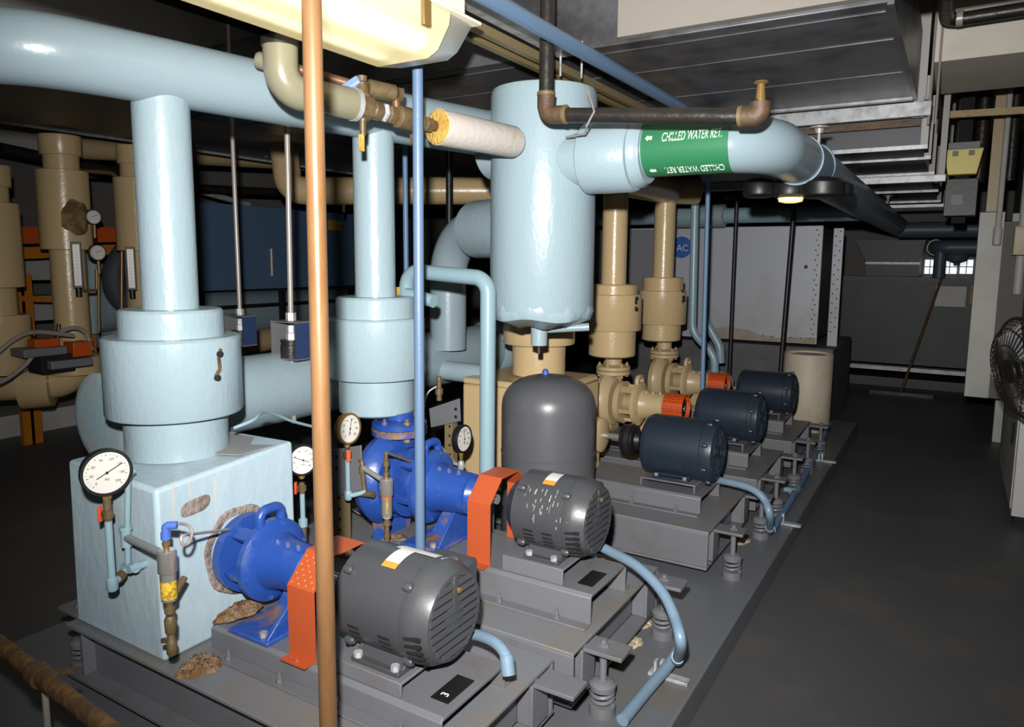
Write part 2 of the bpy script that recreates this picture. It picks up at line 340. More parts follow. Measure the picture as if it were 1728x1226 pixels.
# ---------------------------------------------------------------- chilled water return pipe
ret = T('return_pipe', (-.9, 3.12, 2.115), 'light blue overhead pipe with the green band, turning away into the dark', 'pipe')
rz, rr = 2.122, .112
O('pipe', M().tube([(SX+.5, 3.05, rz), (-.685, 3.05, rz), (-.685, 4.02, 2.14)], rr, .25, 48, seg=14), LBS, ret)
O('jacketed_run', M().tube([(-.685, 3.75, 2.133), (-.685, 11.2, 2.115)], rr+.006, 0, 40), BIR, ret)
O('jacket_ring', M().torus((-.685, 4.1, 2.139), (0, 1, 0), rr+.006, .006), BIR, ret)
xa, xb = -1.163, -.80
n = 48
g = M(); g.lathe((xa, 3.05, rz), (1, 0, 0), [(0, rr+.0015), (xb-xa, rr+.0015)], n, cap=False)
lab = O('pipe_marker', g, GRN, ret)
def wrap(m, x0, ang0, flip):
    """bend flat lettering round the pipe: x along the pipe, y up its girth"""
    out = []
    for p in m.v:
        x, y = (p.x, p.y) if not flip else (-p.x, -p.y)
        a = ang0+y/rr; rad = rr+.002+p.z
        out.append(V((x0+x, 3.05-rad*math.cos(a), rz+rad*math.sin(a))))
    m.v = out; return m
def squeeze(m, f=.47):
    for p in m.v: p.x *= f
    return m
xm = (xa+xb)/2
O('lettering', wrap(squeeze(text_mesh('CHILLED WATER RET.', .054, .0006, shear=.12)), xm+.034, R_(15), False), PWH, lab)
O('lettering', wrap(squeeze(text_mesh('CHILLED WATER RET.', .054, .0006, shear=.12)), xm+.036, R_(-58), True), PWH, lab)
def arrow():
    m = M(); z = .0012
    m.add([(-.016, 0, z), (-.004, .013, z), (-.004, .007, z), (.014, .008, z), (.014, -.008, z), (-.004, -.007, z), (-.004, -.013, z)], [(0, 6, 5, 4, 3, 2, 1)]); return m
O('arrow', wrap(arrow(), xa+.036, R_(16), False), PWH, lab)
O('arrow', wrap(arrow(), xa+.042, R_(-56), False), PWH, lab)
# ---------------------------------------------------------------- steel bases on the pad
def steel_base(y0, y1, ych, label, rec=0, x0=-2.62, x1=-.985, chz=.475, chx=(-2.0, -1.055), hw=.165):
    t = T('steel_skid', ((x0+x1)/2, (y0+y1)/2, .18), label, 'steel base', 'steel pump bases')
    z0, z1 = .18, .36
    O('top_plate', M().box(x0, x1, y0, y1, z1-.012, z1), GRD, t, bev=.002)
    for s, y in ((1, y0), (-1, y1)):
        rc = rec if s == 1 else 0; m = M().box(x0, x1, min(y+rc, y+rc+s*.012), max(y+rc, y+rc+s*.012), z0, z1-.0125)
        m.box(x0, x1, min(y-s*.006, y+s*.07), max(y-s*.006, y+s*.07), z0-.012, z0)
        O('side_channel', m, GRY, t, bev=.002)
    for s, x in ((-1, x1), (1, x0)):
        m = M().box(min(x+s*.07, x+s*.082), max(x+s*.07, x+s*.082), y0+.013, y1-.013, z0, z1-.0125)
        m.box(min(x, x+s*.07), max(x, x+s*.07), y0+.072, y1-.072, z0-.012, z0)
        O('end_channel', m, GRY, t, bev=.002)
        for y in (y0+.10, y1-.11):
            m = M().box(min(x, x-s*.012), max(x, x-s*.012), y-.05, y+.05, z0+.02, z1-.0125)
            m.box(min(x+s*-.012, x-s*.15), max(x-s*.012, x-s*.15), y-.05, y+.05, z1-.012, z1+.002)
            m.box(min(x, x+s*.069), max(x, x+s*.069), y-.006, y+.006, z0+.001, z1-.0125)
            O('bracket', m, GRY, t, bev=.002)
    # raised channel that carries pump and motor
    a, b = chx
    m = M().prism([(ych-hw, .3601), (ych-hw, chz-.012), (ych-hw+.012, chz), (ych+hw-.012, chz), (ych+hw, chz-.012), (ych+hw, .3601), (ych+hw-.01, .3601), (ych+hw-.01, chz-.012), (ych-hw+.01, chz-.012), (ych-hw+.01, .3601)], 'x', a, b)
    m.box(a, b, ych-hw-.045, ych-hw, .3601, .368); m.box(a, b, ych+hw, ych+hw+.045, .3601, .368)
    O('pump_channel', m, GRY, t, bev=.002)
    O('channel_end', M().box(a, a+.006, ych-hw+.0101, ych+hw-.0101, .3601, chz-.0121), GRD, t)
    for k in range(4):
        x = a+(b-a)*(k+.5)/4
        O('anchor_bolt', M().hexn((x, ych-hw-.024, .375), (0, 0, 1), .012, .014).cyl((x, ych-hw-.024, .37), (x, ych-hw-.024, .40), .006, n=8), GRY, t)
    return t
def isolator(x, y, label, big=1):
    t = T('spring_isolator', (x, y, .12), label, 'spring mount', 'spring isolators under the steel bases')
    O('cup', M().lathe((x, y, .12), (0, 0, 1), [(0, .046*big), (.036, .046*big), (.038, .036*big)], 24), GRY, t)
    O('spring', M().helix((x, y, .158), .05, .036*big, .007, 2.6), GRY, t)
    O('cap', M().lathe((x, y, .21), (0, 0, 1), [(0, .044*big), (.018, .046*big), (.024, .038*big), (.03, .028)], 24), GRY, t)
    O('bolt', M().cyl((x, y, .235), (x, y, .3475), .013, n=12).cyl((x, y, .3625), (x, y, .372), .02, n=6).cyl((x, y, .37), (x, y, .385), .011, n=10), GRY, t)
ROW = [1.60, 2.40, 3.75, 4.75, 5.85]
BX1 = [-1.03, -.99, -.925, -.925, -.925]
BSP = [.08, .065, .095, .095, .095]
CHZ = [.44, .475, .455, .455, .455]
BY = [(1.265, 1.98), (2.04, 2.85), (3.36, 4.18), (4.36, 5.15), (5.45, 6.25)]
PL = ['grey steel base under the nearest pump, cut off by the bottom of the view', 'grey steel base under the second blue pump with the black nameplate in full view', 'grey steel base under the first navy motor, beside the round-topped grey tank', 'grey steel base under the middle navy motor', 'grey steel base under the farthest navy motor, next to the cream barrel']
ISL = [['spring mount under the near right corner of the nearest base, out of frame', ''], ['spring mount at bottom edge of view under the second base', 'spring mount behind the second blue hose, under the second base far corner'],
       ['spring mount standing clear on the pad at near corner of the third base', 'spring mount where the blue hose drops behind the third base bracket'],
       ['spring mount just right of the dropping hose, near corner of the fourth base', 'spring mount at the far corner of the fourth base, beside the hose coupling'],
       ['spring mount at near corner of the farthest base', 'spring mount in front of the cream barrel']]
BASE = []
for i, (y0, y1) in enumerate(BY):
    b = steel_base(y0, y1, ROW[i], PL[i], x1=BX1[i], x0=-2.61, rec=.055 if i == 0 else 0, chz=CHZ[i], chx=(-2.0 if i else -2.03, (-1.02 if i < 2 else -1.03)-(.06 if i == 0 else 0)), hw=.165 if i < 2 else .18)
    BASE.append(b)
    if i: 
        isolator(BX1[i]+BSP[i], y0+.10, ISL[i][0]); isolator(BX1[i]+BSP[i], y1-.11, ISL[i][1])
isolator(-2.61-.085, BY[0][0]+.10, 'spring mount at the left end of the nearest base, below the pressure gauge')
# motor pedestals
def pedestal(i, x0, x1, zt, label, openn=False):
    y = ROW[i]; zb = CHZ[i]+.0005; hw = .15
    t = tag(O('motor_pedestal', M().prism([(y-hw, zb), (y-hw, zt), (y+hw, zt), (y+hw, zb), (y+hw-.01, zb), (y+hw-.01, zt-.01), (y-hw+.01, zt-.01), (y-hw+.01, zb)], 'x', x0, x1) if not openn else
        M().prism([(x0, zb), (x0, zt), (x1, zt), (x1, zb), (x1-.01, zb), (x1-.01, zt-.008), (x0+.01, zt-.008), (x0+.01, zb)], 'y', y-hw, y+hw), GRY, bev=.003), label, 'motor mount', 'raised mounts under the motors')
    return t
pedestal(0, -1.49, -1.23, .485, 'raised grey steel mount under the nearest grey motor')
pedestal(1, -1.40, -1.14, .537, 'raised grey steel mount under the second grey motor')
pedestal(2, -1.37, -1.07, .502, 'raised grey steel mount under the nearest navy motor', True)
pedestal(3, -1.37, -1.07, .502, 'raised grey steel mount under the middle navy motor', True)
pedestal(4, -1.37, -1.07, .502, 'raised grey steel mount under the farthest navy motor', True)
# nameplates on the channels
for i, x, lab in ((0, -1.135, 'small black plate numbered 3 on the nearest base'), (1, -1.075, 'small black plate on the end of the second base channel')):
    t = T('nameplate', (x, ROW[i], CHZ[i]), lab, 'plate')
    O('plate', M().box(x-.03, x+.03, ROW[i]-.10, ROW[i]+.03, CHZ[i]+.0002, CHZ[i]+.003), BLK, t)
    if i == 0: O('numeral', place(text_mesh('3', .035, .0005), (x, ROW[i]-.07, CHZ[i]+.0034), (0, 1, 0), (-1, 0, 0), (0, 0, 1)), PWH, t)

# ---------------------------------------------------------------- motors
def motor_grey(x0, x1, y, z, r, label, scuffed):
    t = T('electric_motor', ((x0+x1)/2, y, z-.155), label, 'motor')
    L = x1-x0
    O('housing', M().lathe((x0+.09, y, z), (1, 0, 0), [(0, r-.006), (.004, r), (L-.175, r), (L-.171, r-.006)], 56), GRM, t)
    # drive-end bell, tapering to the shaft
    O('drive_end_bell', M().lathe((x0, y, z), (1, 0, 0), [(0, .05), (.004, .085), (.05, .125), (.056, r-.012), (.062, r-.002), (.095, r-.002)], 48), GRM, t, sm=28)
    # fan-end bell: faceted shell with louvred face
    eb = O('end_bell', M().lathe((x1-.09, y, z), (1, 0, 0), [(0, r-.001), (.012, r+.003), (.05, r-.002), (.088, r-.022), (.09, r-.034), (.075, r-.036)], 56), GRM, t, sm=28)
    xe = x1-.012
    O('grille_back', M().cyl((x1-.04, y, z), (x1-.018, y, z), r-.034, n=40), DRK, t)
    ri = r-.03; m = M()
    zz = -ri+.016
    while zz < ri-.01:
        hwid = math.sqrt(max(0, ri*ri-zz*zz))
        m.obox((xe, y, z+zz), (1, 0, .25), (0, 1, 0), (-.25, 0, 1), .014, hwid, .0082); zz += .0245
    O('louvres', m, GRM, t, bev=.001)
    O('hub_cover', M().lathe((xe-.002, y, z), (1, 0, 0), [(0, .046), (.012, .044), (.015, .036)], 28), GRM, t)
    O('louvre_spine', M().box(xe, xe+.015, y-.01, y+.01, z+.02, z+ri), GRM, t, bev=.002)
    # upper closed cheek of the bell
    O('brow', M().prism([(y+ri*math.sin(a), z+ri*math.cos(a)) for a in [R_(-62+124*k/12) for k in range(13)]], 'x', xe-.004, xe+.006), GRM, t)
    O('grease_plug', M().hexn((xe+.014, y+.012, z+.075), (1, 0, 0), .008, .016), BRS, t)
    # tie-bolt lugs round the rim
    for k in range(4):
        a = R_(45+90*k)
        for xx in (x0+.088, x1-.085):
            c = V((xx, y+(r+.004)*math.cos(a), z+(r+.004)*math.sin(a)))
            O('lug', M().lathe(c-V((.012, 0, 0)), (1, 0, 0), [(0, .012), (.022, .014), (.03, .009)], 10), GRM, t)
    # vents low on the sides, near and far
    for xs in (x0+.115, x1-.165):
        for k in range(4):
            a = R_(196+7.5*k)
            for sg in (1, -1):
                c = V((xs+.02, y+sg*r*math.cos(a), z+r*math.sin(a)))
                if sg == 1: O('vent', M().obox(c, (1, 0, 0), (0, -math.sin(a), math.cos(a)), (0, math.cos(a), math.sin(a)), .021, .0045, .0012), DRK, t)
    m = M()
    for k in range(5):
        a = R_(185+9*k); c = V((x1-.04, y+(r-.001)*math.cos(a), z+(r-.001)*math.sin(a)))
        m.obox(c, (1, 0, .15), (0, -math.sin(a), math.cos(a)), (0, math.cos(a), math.sin(a)), .028, .0045, .004)
    O('bell_slots', m, DRK, t)
    # feet
    zf = z-.1545
    for s in (-1, 1):
        m = M().prism([(y+s*.03, z-.13), (y+s*.085, z-.11), (y+s*.112, zf+.014), (y+s*.135, zf+.014), (y+s*.135, zf), (y+s*.06, zf)], 'x', x0+.115, x1-.10)
        O('foot', m, GRM, t, bev=.003)
        for xx in (x0+.135, x1-.12):
            O('foot_bolt', M().hexn((xx, y+s*.124, zf+.022), (0, 0, 1), .013, .016), ZNC, t)
    O('conduit_box', M().box(x0+.16, x1-.08, y+r-.01, y+r+.085, z-.06, z+.075), GRM, t, bev=.012)
    # labels wrapped over the top
    def sticker(name, xa, xb, a0, a1, mt, rr_):
        m = M(); k = 8
        vs = [(x, y+rr_*math.cos(R_(a0+(a1-a0)*i/k)), z+rr_*math.sin(R_(a0+(a1-a0)*i/k))) for i in range(k+1) for x in (xa, xb)]
        m.add(vs, [(2*i, 2*i+1, 2*i+3, 2*i+2) for i in range(k)]); return O(name, m, mt, t)
    xc = x0+.215
    if not scuffed:
        sticker('paper_label', xc-.10+.05, xc+.11+.01, 64, 84, PAP, r+.0012)
        sticker('paper_label', xc-.03, xc+.022, 84, 112, PAP, r+.0016); s = sticker('orange_label', xc-.03, xc+.022, 112, 120, ORL, r+.0016)
    else:
        sticker('paper_label', xc-.055, xc-.005, 86, 112, PAP, r+.0014); sticker('orange_label', xc-.055, xc-.005, 112, 121, ORL, r+.0014)
        m = M()
        for k in range(26):
            a0 = random.uniform(125, 175); xx = x0+random.uniform(.10, .30); ln = random.uniform(4, 16); q = [R_(a0), R_(a0+ln)]
            wd = random.uniform(.0008, .003)
            m.add([(xx, y+(r+.0008)*math.cos(q[0]), z+(r+.0008)*math.sin(q[0])), (xx+wd, y+(r+.0008)*math.cos(q[0]), z+(r+.0008)*math.sin(q[0])), (xx+wd, y+(r+.0008)*math.cos(q[1]), z+(r+.0008)*math.sin(q[1])), (xx, y+(r+.0008)*math.cos(q[1]), z+(r+.0008)*math.sin(q[1]))], [(0, 1, 2, 3)])
        o = O('paint_scuffs', m, mat('scuffed_primer', 'a3a39f', .6), t); o['kind'] = 'stuff'
    O('shaft', M().cyl((x0-.03, y, z), (x0+.01, y, z), .022, n=16), STL, t)
    return t
motor_grey(-1.545, -1.15, ROW[0], .640, .150, 'nearest grey electric motor with white and orange labels, behind the copper pipe', False)
motor_grey(-1.43, -1.07, ROW[1], .692, .146, 'scuffed grey electric motor standing in front of the round-topped grey tank', True)
def motor_navy(x0, x1, y, z, r, label):
    t = T('electric_motor', ((x0+x1)/2, y, z-.155), label, 'motor')
    O('housing', M().lathe((x0, y, z), (1, 0, 0), [(0, .05), (.002, r-.03), (.012, r-.012), (.03, r-.002), (.04, r), (x1-x0-.075, r), (x1-x0-.07, r-.008)], 56), NAVY, t, sm=30)
    O('end_bell', M().lathe((x1-.07, y, z), (1, 0, 0), [(0, r+.003), (.018, r+.003), (.03, r-.004), (.055, r-.012), (.064, r-.03), (.06, r-.05)], 48), NAVY, t, sm=30)
    O('grille_back', M().cyl((x1-.03, y, z), (x1-.015, y, z), r-.045, n=32), DRK, t)
    m = M()
    for k in range(12):
        a = 2*PI*k/12; m.bar((x1-.010, y+.03*math.cos(a), z+.03*math.sin(a)), (x1-.010, y+(r-.04)*math.cos(a), z+(r-.04)*math.sin(a)), .009, .008, (1, 0, 0))
    for rad in (.035, .075, .11): m.torus((x1-.010, y, z), (1, 0, 0), rad, .005, 28, 6)
    O('fan_grille', m, NAVY, t)
    for k in range(8):
        a = R_(22.5+45*k)
        O('lug', M().lathe((x1-.058, y+(r+.004)*math.cos(a), z+(r+.004)*math.sin(a)), (1, 0, 0), [(0, .01), (.02, .012), (.028, .007)], 8), NAVY, t)
    for xs in (x0+.075, x1-.135):
        for k in range(7):
            a = R_(188+5.5*k); c = V((xs, y+r*math.cos(a), z+r*math.sin(a)))
            O('vent', M().obox(c, (1, 0, 0), (0, -math.sin(a), math.cos(a)), (0, math.cos(a), math.sin(a)), .024, .003, .001), NAVD, t)
    zf = z-.155
    O('seam', M().obox((( x0+x1)/2-.02, y+(r)*math.cos(R_(133)), z+(r)*math.sin(R_(133))), (1, 0, 0), (0, -1, -1), (0, -1, 1), (x1-x0)*.36, .0015, .0008), NAVD, t)
    for s in (-1, 1):
        O('foot', M().prism([(y+s*.02, z-.135), (y+s*.09, z-.128), (y+s*.10, zf+.014), (y+s*.135, zf+.014), (y+s*.135, zf), (y+s*.06, zf)], 'x', x0+.08, x1-.13), NAVY, t, bev=.003)
        for xx in (x0+.10, x1-.15): O('foot_bolt', M().hexn((xx, y+s*.124, zf+.02), (0, 0, 1), .011, .014), ZNR, t)
    O('shaft', M().cyl((x0-.05, y, z), (x0+.02, y, z), .016, n=16), STL, t)
    return t
motor_navy(-1.39, -.985, ROW[2], .657, .163, 'nearest navy electric motor, the one with the open black coupling')
motor_navy(-1.40, -.985, ROW[3], .657, .160, 'middle navy electric motor of the three in a row')
motor_navy(-1.41, -.985, ROW[4], .645, .158, 'farthest navy electric motor, in front of the cream barrel')

# ---------------------------------------------------------------- coupling guards
def box_guard(x0, x1, y, zc, zfl, label, perf):
    t = T('coupling_guard', ((x0+x1)/2, y, .476), label, 'guard')
    h, ch, zt, zb, th = .15, .085, zc+.115, zfl, .004
    out = [(-h, zb), (-h, zt-ch), (-h+ch, zt), (h-ch, zt), (h, zt-ch), (h, zb)]; inn = [(-h+th, zb), (-h+th, zt-ch-.002), (-h+ch+.002, zt-th), (h-ch-.002, zt-th), (h-th, zt-ch-.002), (h-th, zb)]
    m = M().prism([(y+a, b) for a, b in out]+[(y+a, b) for a, b in inn[::-1]], 'x', x0, x1)
    O('shroud', m, ORG, t)
    for s in (-1, 1):
        O('tab', M().box(x0+.004, x1-.004, min(y+s*h, y+s*(h+.04)), max(y+s*h, y+s*(h+.04)), zb, zb+.004), ORG, t)
        O('tab_bolt', M().hexn(((x0+x1)/2, y+s*(h+.02), zb+.008), (0, 0, 1), .009, .009), ORG, t)
    if perf:
        m = M(); q = Matrix.Identity(3)
        a, b = V((0, y-h, zt-ch)), V((0, y-h+ch, zt)); d = (b-a); nrm = V((0, -1, 1)).normalized()
        for i in range(7):
            for j in range(4):
                c = a+d*(.1+.12*i)+V((x0+.012+.030*j+(.015 if i % 2 else 0), 0, 0))+nrm*.0004
                if c.x < x1-.008: m.lathe(c, nrm, [(0, .0028), (.0006, .0026)], 6)
        O('perforations', m, YEL, t)
    return t
box_guard(-1.672, -1.56, ROW[0], .635, .441, 'orange box guard over the nearest coupling, partly behind the copper pipe', True)
box_guard(-1.56, -1.455, ROW[1], .69, .476, 'orange box guard between the second blue pump and the scuffed grey motor', False)
for i, x0, x1, lab in ((3, -1.635, -1.495, 'orange perforated round guard beside the middle navy motor'), (4, -1.65, -1.51, 'orange perforated round guard beside the farthest navy motor')):
    y = ROW[i]; t = T('coupling_guard', (x0, y, .55), lab, 'guard')
    n = 32; ra, rb_ = .095, .091
    prof = [(ra*math.cos(R_(a)), ra*math.sin(R_(a))) for a in range(-60, 241, 10)]; inn = [(rb_*math.cos(R_(a)), rb_*math.sin(R_(a))) for a in range(240, -61, -10)]
    O('shroud', M().prism([(y+p, .66+q) for p, q in prof+inn], 'x', x0, x1), ORP, t)
    O('foot', M().box(x0+.01, x1-.01, y-.06, y-.045, .456, .585), ORP, t)
    O('foot', M().box(x0+.01, x1-.01, y+.045, y+.06, .456, .585), ORP, t)
    tag(O('shaft_coupling', M().lathe((x0+.02, y, .66), (1, 0, 0), [(0, .03), (.01, .07), (.10, .07), (.11, .03)], 24), BLK), lab.replace('orange perforated round guard', 'black coupling inside the orange guard'), 'coupling')
# open black coupling of the first navy motor
t = T('shaft_coupling', (-1.515, ROW[2], .66), 'open black rubber coupling left of the nearest navy motor', 'coupling')
O('hub', M().lathe((-1.535, ROW[2], .66), (1, 0, 0), [(0, .05), (.004, .078), (.03, .082)], 32), BLK, t, sm=30)
O('rubber_element', M().lathe((-1.505, ROW[2], .66), (1, 0, 0), [(0, .07), (.004, .086), (.03, .086), (.034, .07)], 32), BLM, t, sm=30)
O('hub', M().lathe((-1.47, ROW[2], .66), (1, 0, 0), [(0, .08), (.012, .08), (.02, .055), (.045, .048)], 32), BLK, t, sm=30)
# ---------------------------------------------------------------- pumps
def bearing_pump(dx, y, z, label, full, mt, mtr, rust=True, zb=.476, k_=1.0):
    """end-suction pump: plate, open adapter, bearing frame, foot (casing too when it shows)"""
    t = T('pump', (-1.9+dx, y, .476), label, 'pump')
    X = lambda v: v+dx
    K = lambda pr: [(t_, r_*k_) for t_, r_ in pr]
    ring = O('back_plate', M().lathe((X(-2.075), y, z), (1, 0, 0), K([(0, .11), (.003, .148), (.04, .150), (.045, .11)]), 44), mt, t, sm=30)
    O('adapter_core', M().lathe((X(-2.04), y, z), (1, 0, 0), K([(0, .06), (.09, .075)]), 24), mtr, t)
    for a in (55, 125, 200, 270, 340):
        O('adapter_rib', M().obox((X(-1.985), y+.122*k_*math.cos(R_(a)), z+.122*k_*math.sin(R_(a))), (1, 0, 0), (0, -math.sin(R_(a)), math.cos(R_(a))), (0, math.cos(R_(a)), math.sin(R_(a))), .05, .022 if a in (55, 125) else .014, .012), mt, t, bev=.003)
    O('frame_plate', M().lathe((X(-1.945), y, z), (1, 0, 0), K([(0, .14), (.003, .155), (.024, .155), (.03, .145), (.045, .115)]), 44), mt, t, sm=30)
    O('bearing_housing', M().lathe((X(-1.92), y, z), (1, 0, 0), K([(0, .135), (.02, .108), (.06, .094), (.10, .09), (.175, .086), (.18, .078)]), 44), mt, t, sm=30)
    O('bearing_cap', M().lathe((X(-1.74), y, z), (1, 0, 0), K([(0, .084), (.016, .084), (.02, .07), (.05, .05)]), 36), mt, t, sm=30)
    # lifting lug: arch over the plate
    m = M().tube([(X(-1.935), y-.045, z+.13*k_), (X(-1.935), y-.045, z+.06+.13*k_), (X(-1.935), y+.045, z+.06+.13*k_), (X(-1.935), y+.045, z+.13*k_)], .017, .045, 12)
    O('lifting_eye', m, mt, t)
    for k in range(6):
        a = R_(15+60*k); m = M().hexn((X(-1.915), y+.135*k_*math.cos(a), z+.135*k_*math.sin(a)), (1, 0, 0), .012, .016); O('plate_bolt', m, mtr, t)
    for k in range(3):
        O('grease_fitting', M().lathe((X(-1.87+.05*k), y-.03, z+.085*k_), (0, -.2, 1), [(0, .011), (.01, .009), (.018, .005)], 8), mtr, t)
    w = .12
    m = M().prism([(y-.035, z-.075), (y-.155, zb+.014), (y-.155, zb), (y+.155, zb), (y+.155, zb+.014), (y+.035, z-.075)], 'x', X(-1.80), X(-1.785))
    O('foot_web', m, mt, t, bev=.002)
    O('foot_rib', M().prism([(X(-1.93), zb+.012), (X(-1.79), zb+.012), (X(-1.79), z-.08), (X(-1.86), z-.08)], 'y', y-.012, y+.012), mtr, t, bev=.002)
    O('foot_plate', M().box(X(-1.965), X(-1.775), y-.165, y+.165, zb, zb+.014), mtr, t, bev=.003)
    for s in (-1, 1): O('foot_bolt', M().hexn((X(-1.82), y+s*.14, zb+.022), (0, 0, 1), .013, .016), ZNR, t)
    O('shaft', M().cyl((X(-1.70), y, z), (X(-1.60), y, z), .02, n=16), STL, t)
    if full:
        vx, vz = X(-2.16), z
        O('volute', M().lathe((vx-.075, y, vz), (1, 0, 0), [(0, .09), (.01, .16), (.03, .19), (.07, .205), (.11, .19), (.135, .16), (.14, .1)], 56), mt, t, sm=30)
        O('discharge_neck', M().lathe((vx, y+.06, vz+.02), (0, 0, 1), [(0, .075), (.1, .07), (.13, .068), (.19, .07)], 32), mt, t)
        fl_ = O('discharge_flange', M().lathe((vx, y+.06, vz+.185), (0, 0, 1), [(0, .115), (.003, .122), (.026, .122), (.029, .115)], 40), mtr if rust else mt, t, sm=30)
        O('discharge_flange', M().lathe((vx, y+.06, vz+.217), (0, 0, 1), [(0, .115), (.003, .122), (.024, .122), (.027, .112), (.04, .072)], 40), mt, t, sm=30)
        if rust: O('gasket', M().lathe((vx, y+.06, vz+.2105), (0, 0, 1), [(0, .1235), (.007, .1235)], 40), RUST, t)
        for k in range(6):
            a = R_(30+60*k); c = V((vx+.098*math.cos(a), y+.06+.098*math.sin(a), vz+.21))
            O('flange_bolt', M().cyl(c-V((0, 0, .045)), c+V((0, 0, .06)), .007, n=8).hexn(c+V((0, 0, .04)), (0, 0, 1), .014, .014).hexn(c-V((0, 0, .036)), (0, 0, 1), .014, .014), RUST if rust and k % 2 else mtr, t)
        O('flange_neck', M().cyl((vx, y+.06, vz+.24), (vx, y+.06, .975), .062, n=28), mt, t)
        O('casing_foot', M().box(vx-.05, vx+.05, y-.07, y+.07, zb-.115, vz-.16), mtr, t)
    return t
bearing_pump(.02, ROW[0], .638, 'blue pump frame emerging from the light blue insulated box', False, BLU, BLUR, zb=.441, k_=.9)
bearing_pump(.085, ROW[1], .69, 'complete blue pump with rusty flange under the second riser', True, BLU, BLUR)
bearing_pump(.10, ROW[3], .657, 'tan painted pump under the tan riser beside the blue cylinder', True, TANS, TAND, False, zb=.456)
bearing_pump(.09, ROW[4], .657, 'farthest tan painted pump, under the riser by the round logo', True, TANS, TAND, False, zb=.456)
# pump three: boxed in tan insulation, only its bearing barrel shows
t = T('pump', (-1.75, ROW[2], .456), 'tan pump barrel poking out beside the round-topped grey tank', 'pump')
O('bearing_housing', M().lathe((-1.86, ROW[2], .66), (1, 0, 0), [(0, .10), (.17, .10), (.2, .098), (.207, .085), (.209, .03)], 36), TANS, t, sm=30)
O('shaft', M().cyl((-1.66, ROW[2], .66), (-1.55, ROW[2], .66), .016, n=14), STL, t)
O('foot', M().prism([(-1.86, .456), (-1.70, .456), (-1.70, .60), (-1.86, .60)], 'y', ROW[2]-.05, ROW[2]+.05), TANS, t, bev=.004)
bx = T('insulated_pump_box', (-2.08, ROW[2], .36), 'tan insulated box around the pump behind the grey tank', 'insulated box')
O('box', M().box(-2.42, -1.83, ROW[2]-.31, ROW[2]+.31, .361, .93), TAN, bx, bev=.012)
O('lid', M().prism([(-2.42, .9301), (-1.80, .9301), (-1.82, .965), (-2.42, .969)], 'y', ROW[2]-.31, ROW[2]+.25), TAN, bx, bev=.01)
O('base_flap', M().prism([(-1.83, .3605), (-1.64, .3605), (-1.67, .47), (-1.83, .50)], 'y', ROW[2]-.30, ROW[2]-.2), TAN, bx, bev=.004)
O('base_flap', M().box(-1.829, -1.80, ROW[2]-.33, ROW[2]-.05, .62, .955), TAN, bx, bev=.006)
# light blue insulated box around the nearest pump
x0, x1, y0, y1, z0, z1 = -2.59, -2.075, 1.295, 1.85, .361, .942
b1 = T('insulated_pump_box', ((x0+x1)/2, (y0+y1)/2, z0), 'light blue insulated box enclosing the nearest pump, with gauge piping in front', 'insulated box')
m = M(); nz, nu = 18, 18
def boxpt(x, y, z):
    tt_ = (z-z0)/(z1-z0); return (x+(-.02 if x < -2.3 else .0)*tt_*.6, y, z)
m.add([boxpt(x0, y0, z0), boxpt(x1, y0, z0), boxpt(x1, y1, z0), boxpt(x0, y1, z0), (x0+.015, y0+.0, z1+.012), (x1, y0, z1-.01), (x1, y1, z1+.03), (x0+.01, y1, z1+.02)], [(3,2,1,0),(4,5,6,7),(0,1,5,4),(1,2,6,5),(2,3,7,6),(3,0,4,7)])
O('box', m, LBB, b1, bev=.014, seg=3)
O('lid_dust', M().prism([(x0+.06, y1-.03), (x1-.02, y1-.03), (x1-.02, y0+.33), (x1-.09, y0+.3), (x0+.1, y0+.3)], 'z', z1+.022, z1+.0255), mat('box_top_dust', '8a8683', .95, var='7b828a', vscale=5), b1)
m = M()
n = 36
pr = []
for k in range(3):
    for i in range(n):
        a = 2*PI*i/n; r = (.158, .152, .13)[k]*(1+.02*math.sin(3*a+1)+.025*math.sin(7*a)); pr.append((x1+(.0, .006, .004)[k], ROW[0]-.0+r*math.cos(a)*.93, .638+r*math.sin(a)))
m.add(pr, [(k*n+i, k*n+(i+1) % n, (k+1)*n+(i+1) % n, (k+1)*n+i) for k in range(2) for i in range(n)])
O('torn_edge', m, CRK, b1)
m = M(); c = AX(330, 853, x1); pr = []
for k, (s, h) in enumerate(((1, .001), (.8, .004), (.4, .002))):
    for i in range(24):
        a = 2*PI*i/24; pr.append((x1+h, c.y+.055*s*abs(math.cos(a))**.6*(1 if math.cos(a) > 0 else -1), c.z+.026*s*abs(math.sin(a))**.7*(1 if math.sin(a) > 0 else -1)+.008*s*math.cos(a)))
m.add(pr, [(k*24+i, k*24+(i+1) % 24, (k+1)*24+(i+1) % 24, (k+1)*24+i) for k in range(2) for i in range(24)]+[tuple(range(48, 72))])
O('scraped_patch', m, CRK, b1)
# drip streaks (rusty runs with a shape of their own)
RR_ = mat('rust_run', 'c9b49a', .6)
for px, y0_, y1_, wd in ((291, 815, 870, .006), (320, 815, 840, .004), (362, 803, 895, .005)):
    a, b = AX(px, y0_, x1+.0012), AX(px+3, y1_, x1+.0012)
    m = M().add([a+V((0, -wd/2, 0)), a+V((0, wd/2, 0)), b+V((0, wd/3, 0)), b+V((0, -wd/3, 0))], [(0, 1, 2, 3)]); O('rust_run', m, RR_, b1)

